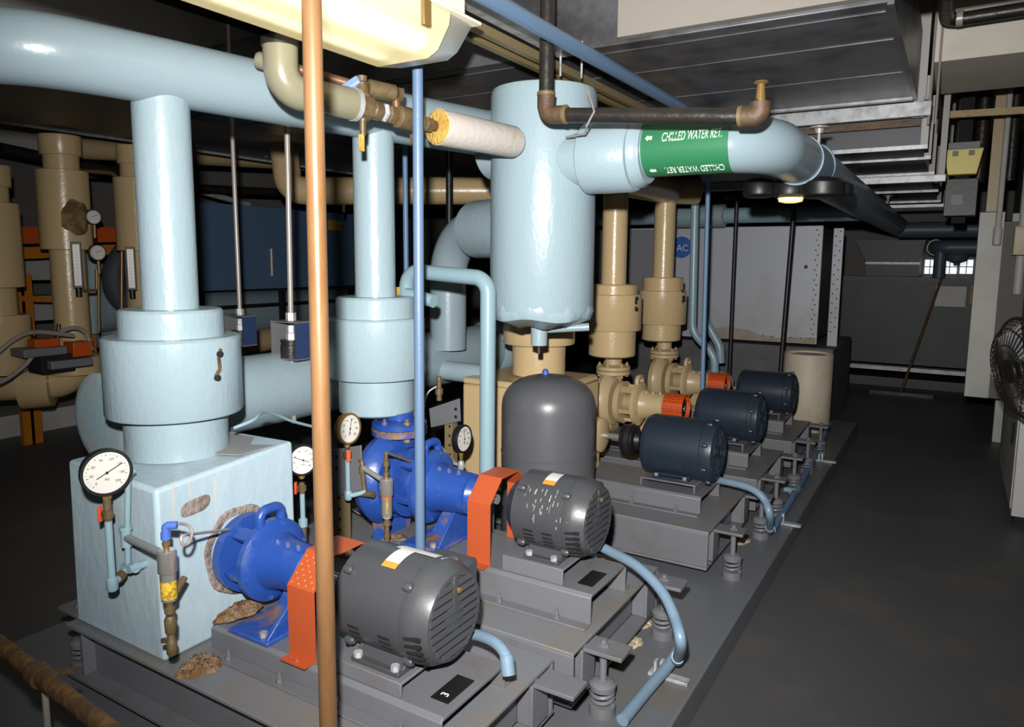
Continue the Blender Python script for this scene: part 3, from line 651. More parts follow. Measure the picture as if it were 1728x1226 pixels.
# crusty mess at the pump foot
def crust(c, sx, sy, h, label, n=56, mt=RUST):
    m = M(); c = V(c); rings = 9; vs = []
    for k in range(rings):
        q = 1-k/(rings-1)
        for i in range(n):
            a = 2*PI*i/n; f = (1+.10*math.sin(3*a+.4)+.07*math.sin(7*a+1)+random.uniform(-.05, .05))*q
            vs.append(c+V((sx*f*math.cos(a), sy*f*math.sin(a), h*(.45*(1-q*q)+.35*math.sin(5*a+3*q)**2*(1-q)*2*q)+random.uniform(0, .35)*h*(k > 0 and q > 0))))
    m.add(vs, [(k*n+i, k*n+(i+1) % n, (k+1)*n+(i+1) % n, (k+1)*n+i) for k in range(rings-1) for i in range(n)]+[tuple(range(n))[::-1]])
    return tag(O('rust_crust', m, mt), label, 'rust deposit')
crust((-1.965, ROW[0]-.10, .4765), .05, .085, .03, 'rusty crust on the channel at the foot of the nearest blue pump')
crust((-1.96, ROW[0]-.26, .361), .06, .07, .035, 'lumpy rusty crust on the base beside the insulated box corner')
crust((-1.95, ROW[1]-.12, .4765), .05, .045, .012, 'rusty stain crust at the foot of the second blue pump')
crust((-2.66, 1.27, .361), .04, .03, .012, 'orange rust flakes on the left end of the nearest base') if False else None
# ---------------------------------------------------------------- round-topped grey tank
TX, TY, tr = -1.665, 3.1, .231
t = T('expansion_tank', (TX, TY, .12), 'grey round-topped tank standing between the second and third pumps', 'tank')
O('shell', M().lathe((TX, TY, .17), (0, 0, 1), [(0, tr-.06), (.03, tr-.006), (.05, tr), (.54, tr), (.542, tr+.003), (.548, tr+.003), (.55, tr), (.76, tr)]+[(.76+.165*math.sin(R_(a))**.85, tr*math.cos(R_(a))**.85) for a in range(4, 89, 6)]+[(.926, .004)], 64), GRT, t, sm=30)
O('base_ring', M().lathe((TX, TY, .12), (0, 0, 1), [(0, .17), (.06, .165)], 40), GRT, t)
O('air_valve', M().lathe((TX-.02, TY, 1.09), (0, 0, 1), [(0, .016), (.02, .016), (.03, .01)], 12), mat('valve_cap_blue', '2a4f9e', .5), t)
# ---------------------------------------------------------------- gauges and their small piping
def gauge(px, py, Y, R, nrm, ang, label, rim=BLK, D=None, back=True):
    c = AY(px, py, Y); n = V(nrm).normalized(); right = V((0, 0, 1)).cross(n).normalized(); up = n.cross(right)
    t = T('pressure_gauge', c-V((0, 0, R+.04)), label, 'gauge')
    dep = R*.5
    O('case', M().lathe(c-n*dep, n, [(0, R*.8), (.004, R*.94), (dep*.6, R*.95), (dep*.62, R*1.0), (dep-.002, R*1.02), (dep+.004, R*.99), (dep+.004, R*.88), (dep-.002, R*.87)], 40, cap=True), rim, t, sm=30)
    O('dial', M().cyl(c-n*.003, c+n*.0005, R*.875, n=40), DIAL, t)
    m = M()
    for k in range(25):
        a = R_(225-270*k/24); e = right*math.cos(a)+up*math.sin(a); big = k % 3 == 0
        m.bar(c+n*.0012+e*R*(.70 if big else .745), c+n*.0012+e*R*.79, R*.022 if big else R*.012, .0008, n)
    o = O('graduations', m, INK, t)
    m = M()
    for k, s in enumerate(('0', '30', '60', '90', '120', '150', '180', '200')):
        a = R_(225-270*k/7); q = text_mesh(s, R*.15, .0003); place(q, c+n*.0012+(right*math.cos(a)+up*math.sin(a))*R*.58, right, up, n); m.add(q.v, q.f)
    m2 = text_mesh('PSI', R*.15, .0003); place(m2, c+n*.0012-up*R*.3, right, up, n); m.add(m2.v, m2.f)
    O('numerals', m, INK, t)
    a = R_(ang); e = right*math.cos(a)+up*math.sin(a)
    O('needle', M().bar(c+n*.003-e*R*.45, c+n*.003+e*R*.68, R*.035, .001, n).cyl(c+n*.0025, c+n*.005, R*.06, n=12), INK, t)
    O('stem', M().cyl(c-n*dep*.5-V((0, 0, R*1.25)), c-n*dep*.5-V((0, 0, R*.9)), R*.14, n=12).hexn(c-n*dep*.5-V((0, 0, R*1.12)), (0, 0, 1), R*.19, R*.14), BRS, t)
    return t, c-n*dep*.5-V((0, 0, R*1.25)), R
NX = (1, -.22, 0)
g1, s1, _ = gauge(180, 797, 1.18, .072, (1, -.28, -.02), 28, 'largest pressure gauge, in front of the nearest light blue box')
g2, s2, _ = gauge(511, 776, 1.95, .062, (1, -.35, .05), 155, 'pressure gauge half hidden behind the copper pipe', BLK)
g3, s3, _ = gauge(590, 723, 2.14, .064, (1, .0, .03), 75, 'brass-rimmed pressure gauge touching the second riser collar', BRS)
g4, s4, _ = gauge(783, 740, 2.82, .068, (1, .02, .02), 90, 'pressure gauge right of the grey-blue conduit, before the tan box', BLK)
def ballvalve(p, label, hp=None):
    t = T('ball_valve', p, label, 'valve')
    O('body', M().lathe(V(p)-V((0, 0, .02)), (0, 0, 1), [(0, .011), (.008, .011), (.01, .017), (.032, .017), (.034, .011), (.044, .011)], 12), BRZ, t)
    h = V(hp or (-.024, -.01, 0)); O('handle', M().obox(V(p)+h, (0, 0, 1), h, h.cross(V((0, 0, 1))), .024, .004, .008), RED, t, bev=.002)
    O('handle_stem', M().cyl(p, V(p)+h, .005, n=8), BRZ, t)
    return t
# first gauge: valve, drop, return up to the tee, strainer vial
gp = V((s1.x, s1.y, 0)); zv = s1.z-.045
O('stem_extension', M().cyl((gp.x, gp.y, zv+.02), s1, .012, n=12), BRZ, g1)
ballvalve((gp.x, gp.y, zv), 'red handled valve under the largest gauge')
yb = 1.268
e1 = AY(185, 985, gp.y); a2 = AY(240, 968, yb-.02); a3 = AY(222, 955, yb); a4 = AY(221, 868, yb)
pt = T('gauge_piping', e1, 'thin light blue gauge piping on the front of the nearest box', 'piping')
O('drop_pipe', M().tube([(gp.x, gp.y, zv-.02), (gp.x, gp.y, e1.z), (a3.x, yb-.01, a3.z)], .011, .02, 14), LBP, pt)
O('elbow', M().lathe((gp.x, gp.y, e1.z-.018), (0, 0, 1), [(0, .012), (.006, .017), (.04, .017), (.044, .012)], 14), LBP, pt)
O('coupling', M().cyl(V((gp.x, gp.y, e1.z)).lerp(V((a3.x, yb-.01, a3.z)), .35), V((gp.x, gp.y, e1.z)).lerp(V((a3.x, yb-.01, a3.z)), .62), .015, n=12), BRZ, pt)
O('tee', M().cyl((a3.x-.02, yb-.012, a3.z-.006), (a3.x+.045, yb-.012, a3.z+.01), .016, n=14).cyl((a3.x+.035, yb-.03, a3.z+.008), (a3.x+.035, yb+.026, a3.z+.008), .013, n=12), LBP, pt)
O('upright', M().tube([(a3.x, yb-.012, a3.z), (a4.x, yb-.012, a4.z), (a4.x+.005, yb-.004, a4.z+.13), (a4.x+.004, yb+.016, a4.z+.14)], .009, .01, 12), LBP, pt)
tz = AY(222, 905, yb).z
O('upper_tee', M().cyl((a3.x, yb-.012, tz-.03), (a3.x, yb-.012, tz+.03), .016, n=14).cyl((a3.x, yb-.012, tz+.025), (a3.x, yb-.012, tz+.036), .019, n=14), LBP, pt)
def vial(top, label, body1, scale=1, lbl=True):
    """sight-glass strainer: cap, glass, labelled body, tail fittings"""
    t = T('strainer', V(top)-V((0, 0, .15*scale)), label, 'strainer'); x, y, z = top; s = scale
    O('cap', M().lathe((x, y, z-.072*s), (0, 0, 1), [(0, .027*s), (.002, .028*s), (.066*s, .028*s), (.07*s, .024*s), (.072*s, .008*s)], 24), body1, t, sm=30)
    O('body', M().cyl((x, y, z-.16*s), (x, y, z-.071*s), .0225*s, n=24), STL, t)
    if lbl: O('label', M().lathe((x, y, z-.152*s), (0, 0, 1), [(0, .0232*s), (.055*s, .0232*s)], 24, cap=False), YLB, t)
    else: O('label', M().lathe((x, y, z-.083*s), (0, 0, 1), [(0, .0232*s), (.008*s, .0232*s)], 24, cap=False), RED, t)
    O('top_fitting', M().lathe((x, y, z), (0, 0, 1), [(0, .008), (.012, .008), (.013, .012), (.02, .012), (.022, .007), (.03, .007)], 10), BRS, t)
    O('tail_fitting', M().lathe((x, y, z-.205*s), (0, 0, 1), [(0, .012*s), (.004, .016*s), (.02*s, .016*s), (.024*s, .011*s), (.048*s, .011*s)], 12), BRZ, t)
    return t
vy = 1.19
vt = AY(281, 926, vy); v1 = vial(vt, 'steel strainer vial with yellow label beside the nearest box corner', STL, .95)
bl = mat('blue_cap', '4a68b8', .4)
O('blue_elbow', M().tube([(vt.x, vt.y, vt.z+.028), (vt.x, vt.y, vt.z+.07), (vt.x+.025, vt.y+.02, vt.z+.07)], .011, .01, 12).cyl((vt.x, vt.y, vt.z+.03), (vt.x, vt.y, vt.z+.05), .014, n=12), bl, v1)
O('branch_pipe', M().cyl((a3.x, yb-.012, tz), (vt.x, vt.y, vt.z-.02), .012, n=14), mat('grey_branch', '85888a', .5), v1)
tb = V((vt.x, vt.y, vt.z-.205))
O('wye_valve', M().lathe(tb-V((0, 0, .05)), (0, 0, 1), [(0, .012), (.006, .016), (.04, .018), (.055, .012)], 12).cyl(tb-V((0, 0, .02)), tb+V((-.045, .03, .045)), .011, n=10), BRZ, v1)
O('drain_valve', M().lathe(tb-V((0, 0, .115)), (0, 0, 1), [(0, .011), (.006, .015), (.042, .015), (.05, .01), (.07, .01)], 12).obox(tb+V((-.022, -.006, -.075)), (1, 0, .3), (0, 1, 0), (0, 0, 1), .014, .005, .007), BRZ, v1)
O('side_bleed', M().cyl(tb+V((-.05, .085, .075)), tb+V((-.03, .03, .04)), .010, n=10), BRZ, v1)
# curled capillary tube from the vial to the pump
P_ = lambda px, py, d: AY(px, py, vy+d)
tag(O('curled_tube', M().curve([(vt.x+.02, vt.y+.015, vt.z+.07), P_(302, 883, .03), P_(317, 886, .03), P_(324, 898, .03), P_(318, 916, .02), P_(308, 918, .0), P_(306, 906, .0), P_(314, 902, .02), P_(330, 900, .1), P_(385, 893, .3)], .0045, 8), ZNR), 'thin curled tube from the yellow-labelled vial to the blue pump', 'tube')
tag(O('loop_tube', M().curve([AX(420, 727, -2.06)+V((-.08, 0, .0)), AX(428, 708, -2.12), AX(442, 695, -2.16), AX(465, 699, -2.2), AX(492, 710, -2.22), AX(530, 720, -2.24)], .006, 8), LBP), 'thin light blue looped tube on top of the nearest box', 'tube')
# gauge two drop
zz = s2.z; y2 = s2.y
p2 = T('gauge_piping', (s2.x, y2, .5), 'light blue gauge drop pipe just left of the copper pipe', 'piping')
O('drop_pipe', M().tube([(s2.x, y2, zz-.06), (s2.x, y2, AY(512, 883, y2).z), (s2.x-.06, y2+.05, AY(512, 890, y2).z-.01)], .010, .015, 12), LBP, p2)
O('elbow', M().lathe((s2.x, y2, AY(512, 885, y2).z-.012), (0, 0, 1), [(0, .012), (.006, .018), (.034, .018), (.04, .012)], 14), LBP, p2)
O('riser_nipple', M().cyl((s2.x, y2, AY(512, 915, y2).z), (s2.x, y2, AY(512, 890, y2).z), .014, n=12), BRZ, p2)
ballvalve((s2.x, y2, zz-.04), 'red handled valve under the half hidden gauge')
# gauge three drop, brass branch and plain vial
y3 = s3.y
p3 = T('gauge_piping', (s3.x, y3, .5), 'light blue drop pipe and brass branch before the second blue pump', 'piping')
e3 = AY(590, 838, y3)
O('drop_pipe', M().tube([(s3.x, y3, s3.z-.05), (s3.x, y3, e3.z), AY(618, 829, y3+.04)], .010, .018, 14), LBP, p3)
O('elbow', M().lathe((s3.x, y3, e3.z-.014), (0, 0, 1), [(0, .012), (.006, .016), (.034, .016), (.04, .012)], 14), LBP, p3)
c0, c1_ = AY(615, 832, y3+.04), AY(611, 778, y3+.04)
O('brass_upright', M().tube([c0, c1_, AY(603, 774, y3+.06)], .010, .012, 12).cyl(c0-V((.03, 0, .004)), c0+V((.05, 0, .004)), .014, n=12).cyl(c1_-V((0, 0, .05)), c1_-V((0, 0, .02)), .014, n=12), BRZ, p3)
ballvalve((s3.x, y3, s3.z-.03), 'red handled valve under the brass-rimmed gauge', (.02, -.014, 0))
t3 = AY(652, 806, y3+.02); v2 = vial(t3, 'plain steel strainer vial with red band in front of the second blue pump', STL, .98, False)
O('branch_pipe', M().cyl(c1_-V((0, 0, .025)), t3-V((.01, 0, .015)), .011, n=12), mat('grey_branch_dull', '7f7c76', .5), v2)
O('riser_fitting', M().lathe(t3+V((0, 0, .028)), (0, 0, 1), [(0, .008), (.02, .008), (.021, .013), (.045, .013), (.046, .009), (.07, .009)], 12), BRZ, v2)
O('thin_brass_tube', M().tube([t3+V((0, 0, .09)), t3+V((0, 0, .106)), AY(692, 778, y3+.16)], .005, .01, 10), BRS, v2)
O('tail_pipe', M().cyl(AY(653, 915, y3+.02), t3-V((0, 0, .19)), .010, n=12).cyl(AY(653, 905, y3+.02), AY(653, 899, y3+.02), .014, n=12), BRZ, v2)
O('sight_glass', M().lathe(t3-V((0, 0, .165)), (0, 0, 1), [(0, .018), (.05, .0185)], 20), ZNC, v2)
O('side_strip', M().bar(t3+V((.016, -.016, -.14)), t3+V((.016, -.016, -.075)), .008, .004), YLB, v2)
# gauge four piping
y4 = s4.y
p4 = T('gauge_piping', (s4.x, y4, .5), 'short steel gauge pipe with valve right of the grey-blue conduit', 'piping')
O('drop_pipe', M().cyl((s4.x, y4, AY(783, 800, y4).z), s4, .010, n=12), BRZ, p4)
O('valve_body', M().lathe((s4.x, y4, s4.z-.07), (0, 0, 1), [(0, .012), (.006, .017), (.035, .017), (.045, .011)], 12).cyl((s4.x-.06, y4, s4.z-.045), (s4.x+.02, y4, s4.z-.05), .008, n=10), ZNC, p4)
O('coil_tube', M().curve([(s4.x-.02, y4, s4.z-.05), AY(757, 768, y4), AY(742, 752, y4), AY(738, 760, y4), AY(742, 772, y4)], .005, 8), STL, p4)
# slotted posts with plates
def post(px, pyt, pyb, Y, w, label, plate, holes, pxp=None, zb=.361):
    a, b = AY(px, pyt, Y), AY(px, pyb, Y); 
    t = T('slotted_post', (a.x, Y, zb), label, 'post')
    m = M().box(a.x-w/2, a.x+w/2, Y, Y+.004, zb, a.z).box(a.x-w/2, a.x-w/2+.004, Y+.004, Y+.04, zb, a.z).box(a.x+w/2-.004, a.x+w/2, Y+.004, Y+.04, zb, a.z)
    O('channel', m, STR, t)
    m = M(); z = zb+.03
    while z < a.z-.02: m.lathe((a.x+w*.12, Y+.0005, z), (0, -1, 0), [(0, .007), (.001, .007)], 12); z += .048
    o = O('slots', m, DRK, t)
    q = [AY(u, v, Y-.02) for u, v in plate]; n = V((-.0, -1, 0)); th = V((0, .006, 0))
    O('plate', M().add(q+[p+th for p in q], [(0, 1, 2, 3), (7, 6, 5, 4)]+[(i, i+4, (i+1) % 4+4, (i+1) % 4) for i in range(4)]), GRY, t, bev=.0015)
    for u, v in holes: O('plate_hole', M().lathe(AY(u, v, Y-.0202), (0, -1, 0), [(0, .009), (.001, .0085)], 14), DRK, t)
    return t
post(569, 770, 920, 2.20, .062, 'brown slotted post with grey plate right of the copper pipe', [(551, 760), (609, 751), (611, 829), (549, 838)], [(568, 770), (568, 790)])
post(757, 690, 810, 2.88, .05, 'brown post with dented grey plate left of the tan box', [(724, 689), (775, 672), (777, 710), (727, 721)], [(769, 690), (769, 703)])
m = M()
p = AY(741, 655, 2.84)
tag(O('bronze_vent', M().lathe(p-V((0, 0, .06)), (0, 0, 1), [(0, .014), (.03, .014), (.032, .02), (.06, .02), (.062, .012), (.1, .012), (.102, .016), (.12, .01)], 12), BRZ), 'small bronze fitting above the dented grey plate', 'fitting')
tag(O('white_wire', M().curve([AY(715, 690, 2.84), AY(718, 672, 2.84), AY(724, 660, 2.86), AY(736, 652, 2.9)], .004, 8), PAP), 'short white wire by the bronze fitting', 'wire')
# cables on the pad behind
tag(O('black_hose', M().curve([AY(560, 800, 2.5)+V((0, 0, -.1)), AZ(590, 855, .42), AZ(610, 868, .38), AZ(640, 874, .37), AZ(648, 890, .365), AZ(630, 905, .37)], .010, 10), BLM), 'black hose curling on the base before the second blue pump', 'hose')
# ---------------------------------------------------------------- upright pipes and conduits
cy = 1.13; ca, cb = AY(526, 18, cy), AY(553, 1170, cy)
dcc = (ca-cb).normalized()
tag(O('copper_pipe', M().cyl(cb+dcc*((.12-cb.z)/dcc.z), cb+dcc*((2.98-cb.z)/dcc.z), .0205, n=32), CPR), 'tall bare copper pipe standing in front of the nearest motor', 'pipe')
ky = 2.17; ka, kb = AY(704, 300, ky), AY(708, 900, ky)
xk = (ka.x+kb.x)/2
tag(O('conduit', M().cyl((xk, ky, .361), (xk+.01, ky, 2.98), .0195, n=24), CBL), 'grey-blue upright conduit before the second blue pump', 'conduit')
p = AY(685, 420, 3.5); tag(O('conduit', M().cyl((p.x, 3.5, 1.3), (p.x, 3.5, 2.98), .016, n=16), SBL), 'thin slate-blue upright pipe just left of the grey-blue conduit', 'conduit')
p = AY(758, 330, 4.6); tag(O('hanger_pipe', M().cyl((p.x, 4.6, 1.6), (p.x, 4.6, 2.98), .026, n=16), BLK), 'black upright pipe behind the white-jacketed pipe', 'pipe')
# slim blue pipes right of the tan risers
tag(O('drain_pipe', M().tube([AY(1174, 240, 6.3)+V((0, 0, .6)), AY(1174, 300, 6.3), AY(1168, 560, 6.3), AY(1206, 600, 6.3), AY(1206, 640, 6.3)], .035, .2, 20), LBP), 'light blue pipe bending at its foot, right of the far tan riser', 'pipe')
tag(O('drain_pipe', M().tube([AY(1190, 540, 6.75), AY(1215, 585, 6.75), AY(1216, 612, 6.75)], .04, .2, 20), LBP), 'second light blue bent pipe end before the silver cabinet', 'pipe')
tag(O('conduit', M().cyl(AY(1196, 240, 5.0)+V((0, 0, .4)), V((AY(1186, 660, 5.0).x, 5.0, .361)), .016, n=16), SBL), 'slate-blue upright pipe crossing the silver cabinet', 'conduit')
# threaded hanger rods with spring boxes
def spring_hanger(px, py, pbot, Y, ptop, label):
    p = AY(px, py, Y); zt = 2.98
    t = T('spring_hanger', (p.x, Y, p.z), label, 'pipe hanger', 'spring hangers on rods')
    O('rod', M().cyl((p.x, Y, p.z+.02), (AY(ptop, 220, Y).x, Y, zt), .013, n=10), ZNR, t)
    h, w, d = .17, .085, .05
    m = M().box(p.x-w, p.x-w+.006, Y-d, Y+d, p.z-h, p.z).box(p.x-w+.006, p.x+w-.006, Y+d-.006, Y+d, p.z-h, p.z).box(p.x-w, p.x+w, Y-d, Y+d, p.z, p.z+.006).box(p.x-w, p.x+w, Y-d, Y+d, p.z-h-.006, p.z-h)
    O('box', m, GRY, t); O('box_side', M().prism([(p.x+w-.006, p.z-h), (p.x+w, p.z-h), (p.x+w, p.z), (p.x+w-.006, p.z)], 'y', Y-d, Y+d), mat('hanger_navy', '2a3a5c', .45), t)
    O('spring_cup', M().lathe((p.x, Y-.004, p.z-h+.001), (0, 0, 1), [(0, .05), (.06, .05), (.062, .046), (.075, .046), (.077, .05), (.085, .05)], 20), BLM, t)
    O('nut', M().cyl((p.x, Y, p.z+.007), (p.x, Y, p.z+.045), .024, n=6), ZNC, t)
    O('nut', M().cyl((p.x, Y, p.z-.05), (p.x, Y, p.z-.015), .022, n=6).cyl((p.x, Y, p.z-.085), (p.x, Y, p.z-.052), .026, n=6), ZNC, t)
    if pbot: O('lower_rod', M().cyl((p.x, Y, p.z-h-.006), (p.x, Y, AY(px, pbot, Y).z), .012, n=10), ZNR, t)
    return t
spring_hanger(491, 543, 712, 2.42, 487, 'spring hanger box on a rod just left of the copper pipe')
spring_hanger(405, 533, 0, 2.9, 391, 'spring hanger box on a rod right of the nearest riser')
# ---------------------------------------------------------------- blue flexible conduits and the run along the pad
def flex(pts, r, label, ends=True):
    t = T('flexible_conduit', pts[-1], label, 'conduit', 'blue motor hoses')
    O('hose', M().curve(pts, r, 16, 8), CBD, t)
    d0 = (V(pts[-1])-V(pts[-2])).normalized()
    O('end_fitting', M().cyl(V(pts[-1])-d0*.05, V(pts[-1])+d0*.005, r*1.22, n=16), CBD, t); return t
flex([AY(1005, 918, 2.55), AY(1030, 930, 2.52), AY(1075, 955, 2.44), AY(1115, 995, 2.36), AY(1138, 1040, 2.28), AY(1149, 1085, 2.22), AZ(1143, 1112, .20)], .019, 'blue hose looping from the scuffed grey motor down to the pad')
flex([AY(770, 1075, 1.78), AY(800, 1070, 1.76), AY(835, 1083, 1.72), AY(855, 1108, 1.69), AY(858, 1135, 1.68)], .017, 'blue hose stub curving down behind the nearest grey motor')
flex([AY(1200, 808, 3.9), AY(1230, 813, 3.85), AY(1268, 824, 3.82), AY(1290, 843, 3.80), AY(1299, 870, 3.78), AZ(1299, 893, .19)], .020, 'blue hose from the nearest navy motor, dropping past the spring mounts')
tag(O('conduit', M().tube([AZ(1147, 1092, .19), AZ(1128, 1122, .17), AZ(1090, 1166, .155), AZ(1050, 1215, .15)], .021, .05, 16), CBD), 'blue conduit lying on the pad at the bottom of the view', 'conduit')
tag(O('conduit', M().tube([AZ(1303, 893, .165), AZ(1330, 850, .155), AZ(1362, 795, .155), AZ(1383, 752, .155), AZ(1400, 715, .155)], .021, 0, 16), SBL), 'dull blue conduit running along the pad edge beside the spring mounts', 'conduit')
for (q, lab) in (((1342, 828), 'conduit coupling by the fourth base on the pad edge run'), ((1385, 748), 'conduit coupling before the cream barrel')):
    p = AZ(*q, .155); tag(O('conduit_coupling', M().cyl(p-V((.005, .04, 0)), p+V((.003, .04, 0)), .028, n=16).cyl(p-V((.07, 0, 0)), p, .02, n=12), CBD), lab, 'fitting')
for (q, lab) in (((1118, 1135), 'strut clamp holding the blue conduit near the bottom of the view'), ((1322, 880), 'strut clamp holding the conduit beside the dropping blue hose'), ((1388, 775), 'farthest strut clamp on the pad edge conduit')):
    p = AZ(*q, .135); t = T('pipe_clamp', p, lab, 'clamp', 'conduit clamps on the pad')
    O('strut', M().box(p.x-.05, p.x+.10, p.y-.02, p.y+.02, .1205, .134), ZNC, t, bev=.002)
    O('strap', M().box(p.x-.008, p.x+.004, p.y-.012, p.y+.012, .134, .185).box(p.x-.03, p.x-.02, p.y-.012, p.y+.012, .134, .18), ZNC, t)
# pale debris on the pad
for (q, s, lab) in (((1068, 1084), .035, 'pale flaky debris on the pad below the second base bracket'), ((1252, 912), .04, 'tan debris heap behind the first clear spring mount'), ((1088, 1052), .03, 'small tan debris by the end of the second base')):
    crust(AZ(*q, .121), s, s*1.6, .018, lab, 20, mat('pale_debris', 'b5a488', .9, bump=.6, bscale=60, var='8c7a5e', vscale=30))
# bottom-left rusty pipe and the conduit on the floor
t = T('rusty_pipe', AZ(60, 1120, .5), 'rusty pipe slanting across the lower left corner', 'pipe')
a, b = AZ(-60, 1040, .60), AZ(190, 1235, .60)
O('pipe', M().cyl(a+(a-b)*1.2, b+(b-a)*.5, .021, n=20), RSP, t)
c = AZ(66, 1138, .60)
O('clamp', M().cyl(c-(b-a).normalized()*.02, c+(b-a).normalized()*.02, .029, n=16).bar(c+V((.02, .03, 0)), c+V((.05, .06, 0)), .02, .006), RSP, t)
O('clamp_rod', M().cyl(c+V((0, .01, -.03)), V((c.x, c.y+.01, .121)), .008, n=10), ZNR, t)
tag(O('conduit', M().tube([AZ(-70, 1165, .03), AZ(0, 1133, .03), AZ(108, 1092, .03), AZ(240, 1040, .03)], .022, .1, 16), LBP), 'blue conduit on the floor at the lower left, behind the rusty pipe', 'conduit')
# ---------------------------------------------------------------- overhead: lamp, ducts, strut, small piping
TUBE = mat('lamp_tube', 'ffffff', .4, emis='fff7df', es=2.6)
# wrap-around fluorescent fixture
fx0, fx1, fy0, fy1, fz = -1.79, -1.40, .75, 2.08, 2.285
t = T('ceiling_light', ((fx0+fx1)/2, 1.4, fz), 'lit fluorescent fixture with cloudy wraparound lens, hanging top centre', 'light')
fc = (fx0+fx1)/2
pr = [(fx0, fz+.125), (fx0+.005, fz+.09), (fx0+.05, fz+.02), (fx0+.09, fz), (fx1-.09, fz), (fx1-.05, fz+.02), (fx1-.005, fz+.09), (fx1, fz+.125)]
O('lens', M().prism(pr, 'y', fy0, fy1-.15), LENS, t, bev=.004)
def sc(p, k, dz): return (fc+(p[0]-fc)*k, fz+dz+(p[1]-fz)*(1-.0))
m = M(); n = len(pr); rings = [(fy1-.15, 1, 0), (fy1-.04, .96, .02), (fy1, .89, .06)]
vs = [(sc(p, k, dz)[0], y, min(sc(p, k, dz)[1], fz+.125)) for y, k, dz in rings for p in pr]
m.add(vs, [(k*n+i, k*n+(i+1) % n, (k+1)*n+(i+1) % n, (k+1)*n+i) for k in range(2) for i in range(n)]+[tuple(range(2*n, 3*n))])
O('lens_end', m, LENE, t, bev=.003)
O('housing', M().box(fx0+.03, fx1-.03, fy0, fy1-.03, fz+.1255, fz+.205), FRM, t, bev=.004)
O('rim', M().box(fx0-.012, fx1+.012, fy0, fy1+.004, fz+.1253, fz+.137), FRM, t, bev=.003)
for sx in (-.07, .07): O('tube', M().cyl((fc+sx, fy0+.05, fz+.075), (fc+sx, fy1-.17, fz+.075), .02, n=14), TUBE, t)
O('latch', M().box(fx1-.002, fx1+.012, fy1-.30, fy1-.265, fz+.05, fz+.1252).box(fx1-.025, fx1+.014, fy1-.30, fy1-.265, fz+.1372, fz+.155), BRS, t, bev=.002)
for y in (fy0+.2, fy1-.3): O('hanger_rod', M().cyl((fc, y, fz+.205), (fc, y, 3.4), .006, n=8), ZNR, t)
# olive elbow pipe with its bronze valve train
e0 = AD(475, 152, 2.35); e1 = AD(596, 176, 2.55)
d = (e1-e0).normalized()
t = T('elbow_pipe', e0, 'olive-tan elbow pipe with glossy bend in front of the header', 'pipe')
top = e0+V((0, 0, .145))
O('pipe', M().tube([top, e0+V((0, 0, 0)), e1], .055, .10, 32, seg=12), TANO, t)
O('top_sleeve', M().cyl(top-V((0, 0, .012)), top+V((0, 0, .012)), .059, n=32), BLM, t)
O('feed_pipe', M().cyl(top+V((0, 0, .01)), (top.x, top.y, 3.4), .03, n=16), BLM, t)
O('end_ring', M().cyl(e1-d*.006, e1+d*.012, .057, n=32), ZNC, t)
ins0 = AD(738, 214, 2.86); ins1 = AD(872, 241, 3.2)
q = lambda s: e1.lerp(ins0, s)
t = T('valve_train', q(.3), 'bronze valves and fittings between the olive elbow and the white-jacketed pipe', 'valve')
dd = (ins0-e1).normalized(); dn = dd.cross(V((0, 0, 1))).normalized()
L_ = (ins0-e1).length
O('pipe', M().cyl(e1, ins0+dd*.06, .021, n=16), mat('rusty_copper', '5e3f26', .5, metal=.2), t)
def seg(a, b, r0, n=14, nm='fitting', mt=BRZ, rr2=None): return O(nm, M().lathe(e1+dd*(a*L_), dd, [(0, r0*.8), (.006, r0), ((b-a)*L_-.006, rr2 or r0), ((b-a)*L_, r0*.8)], n), mt, t)
seg(.02, .18, .046, 8); seg(.19, .30, .034); seg(.31, .36, .036, 6, 'nut', ZNC); seg(.37, .46, .036, 6, 'union'); seg(.48, .68, .042, 14, 'tee'); seg(.69, .80, .034, 8); seg(.82, .92, .030, 6, 'nut')
c = e1+dd*(.10*L_)
O('valve_bonnet', M().lathe(c, (0, 0, 1), [(0, .03), (.04, .034), (.05, .026), (.08, .026), (.085, .018), (.105, .018)], 12), BRZ, t)
O('gate_wheel', M().obox(c+V((-.03, -.02, .06)), (1, .4, .6), (0, 1, -.4), (-.6, 0, 1), .045, .026, .014), mat('blue_handle_cap', '6f86b4', .4), t, bev=.004)
O('drain_tap', M().lathe(c-V((0, 0, .10)), (0, 0, 1), [(0, .010), (.03, .012), (.06, .014), (.10, .018)], 12), BRZ, t)
O('tap_handle', M().box(c.x-.012, c.x+.008, c.y-.012, c.y, c.z-.155, c.z-.095), YEL, t, bev=.002)
c2 = e1+dd*(.72*L_)
O('second_tap', M().cyl(c2, c2-V((0, 0, .075)), .014, n=12).box(c2.x-.018, c2.x+.018, c2.y-.014, c2.y+.014, c2.z-.085, c2.z-.05), BRZ, t)
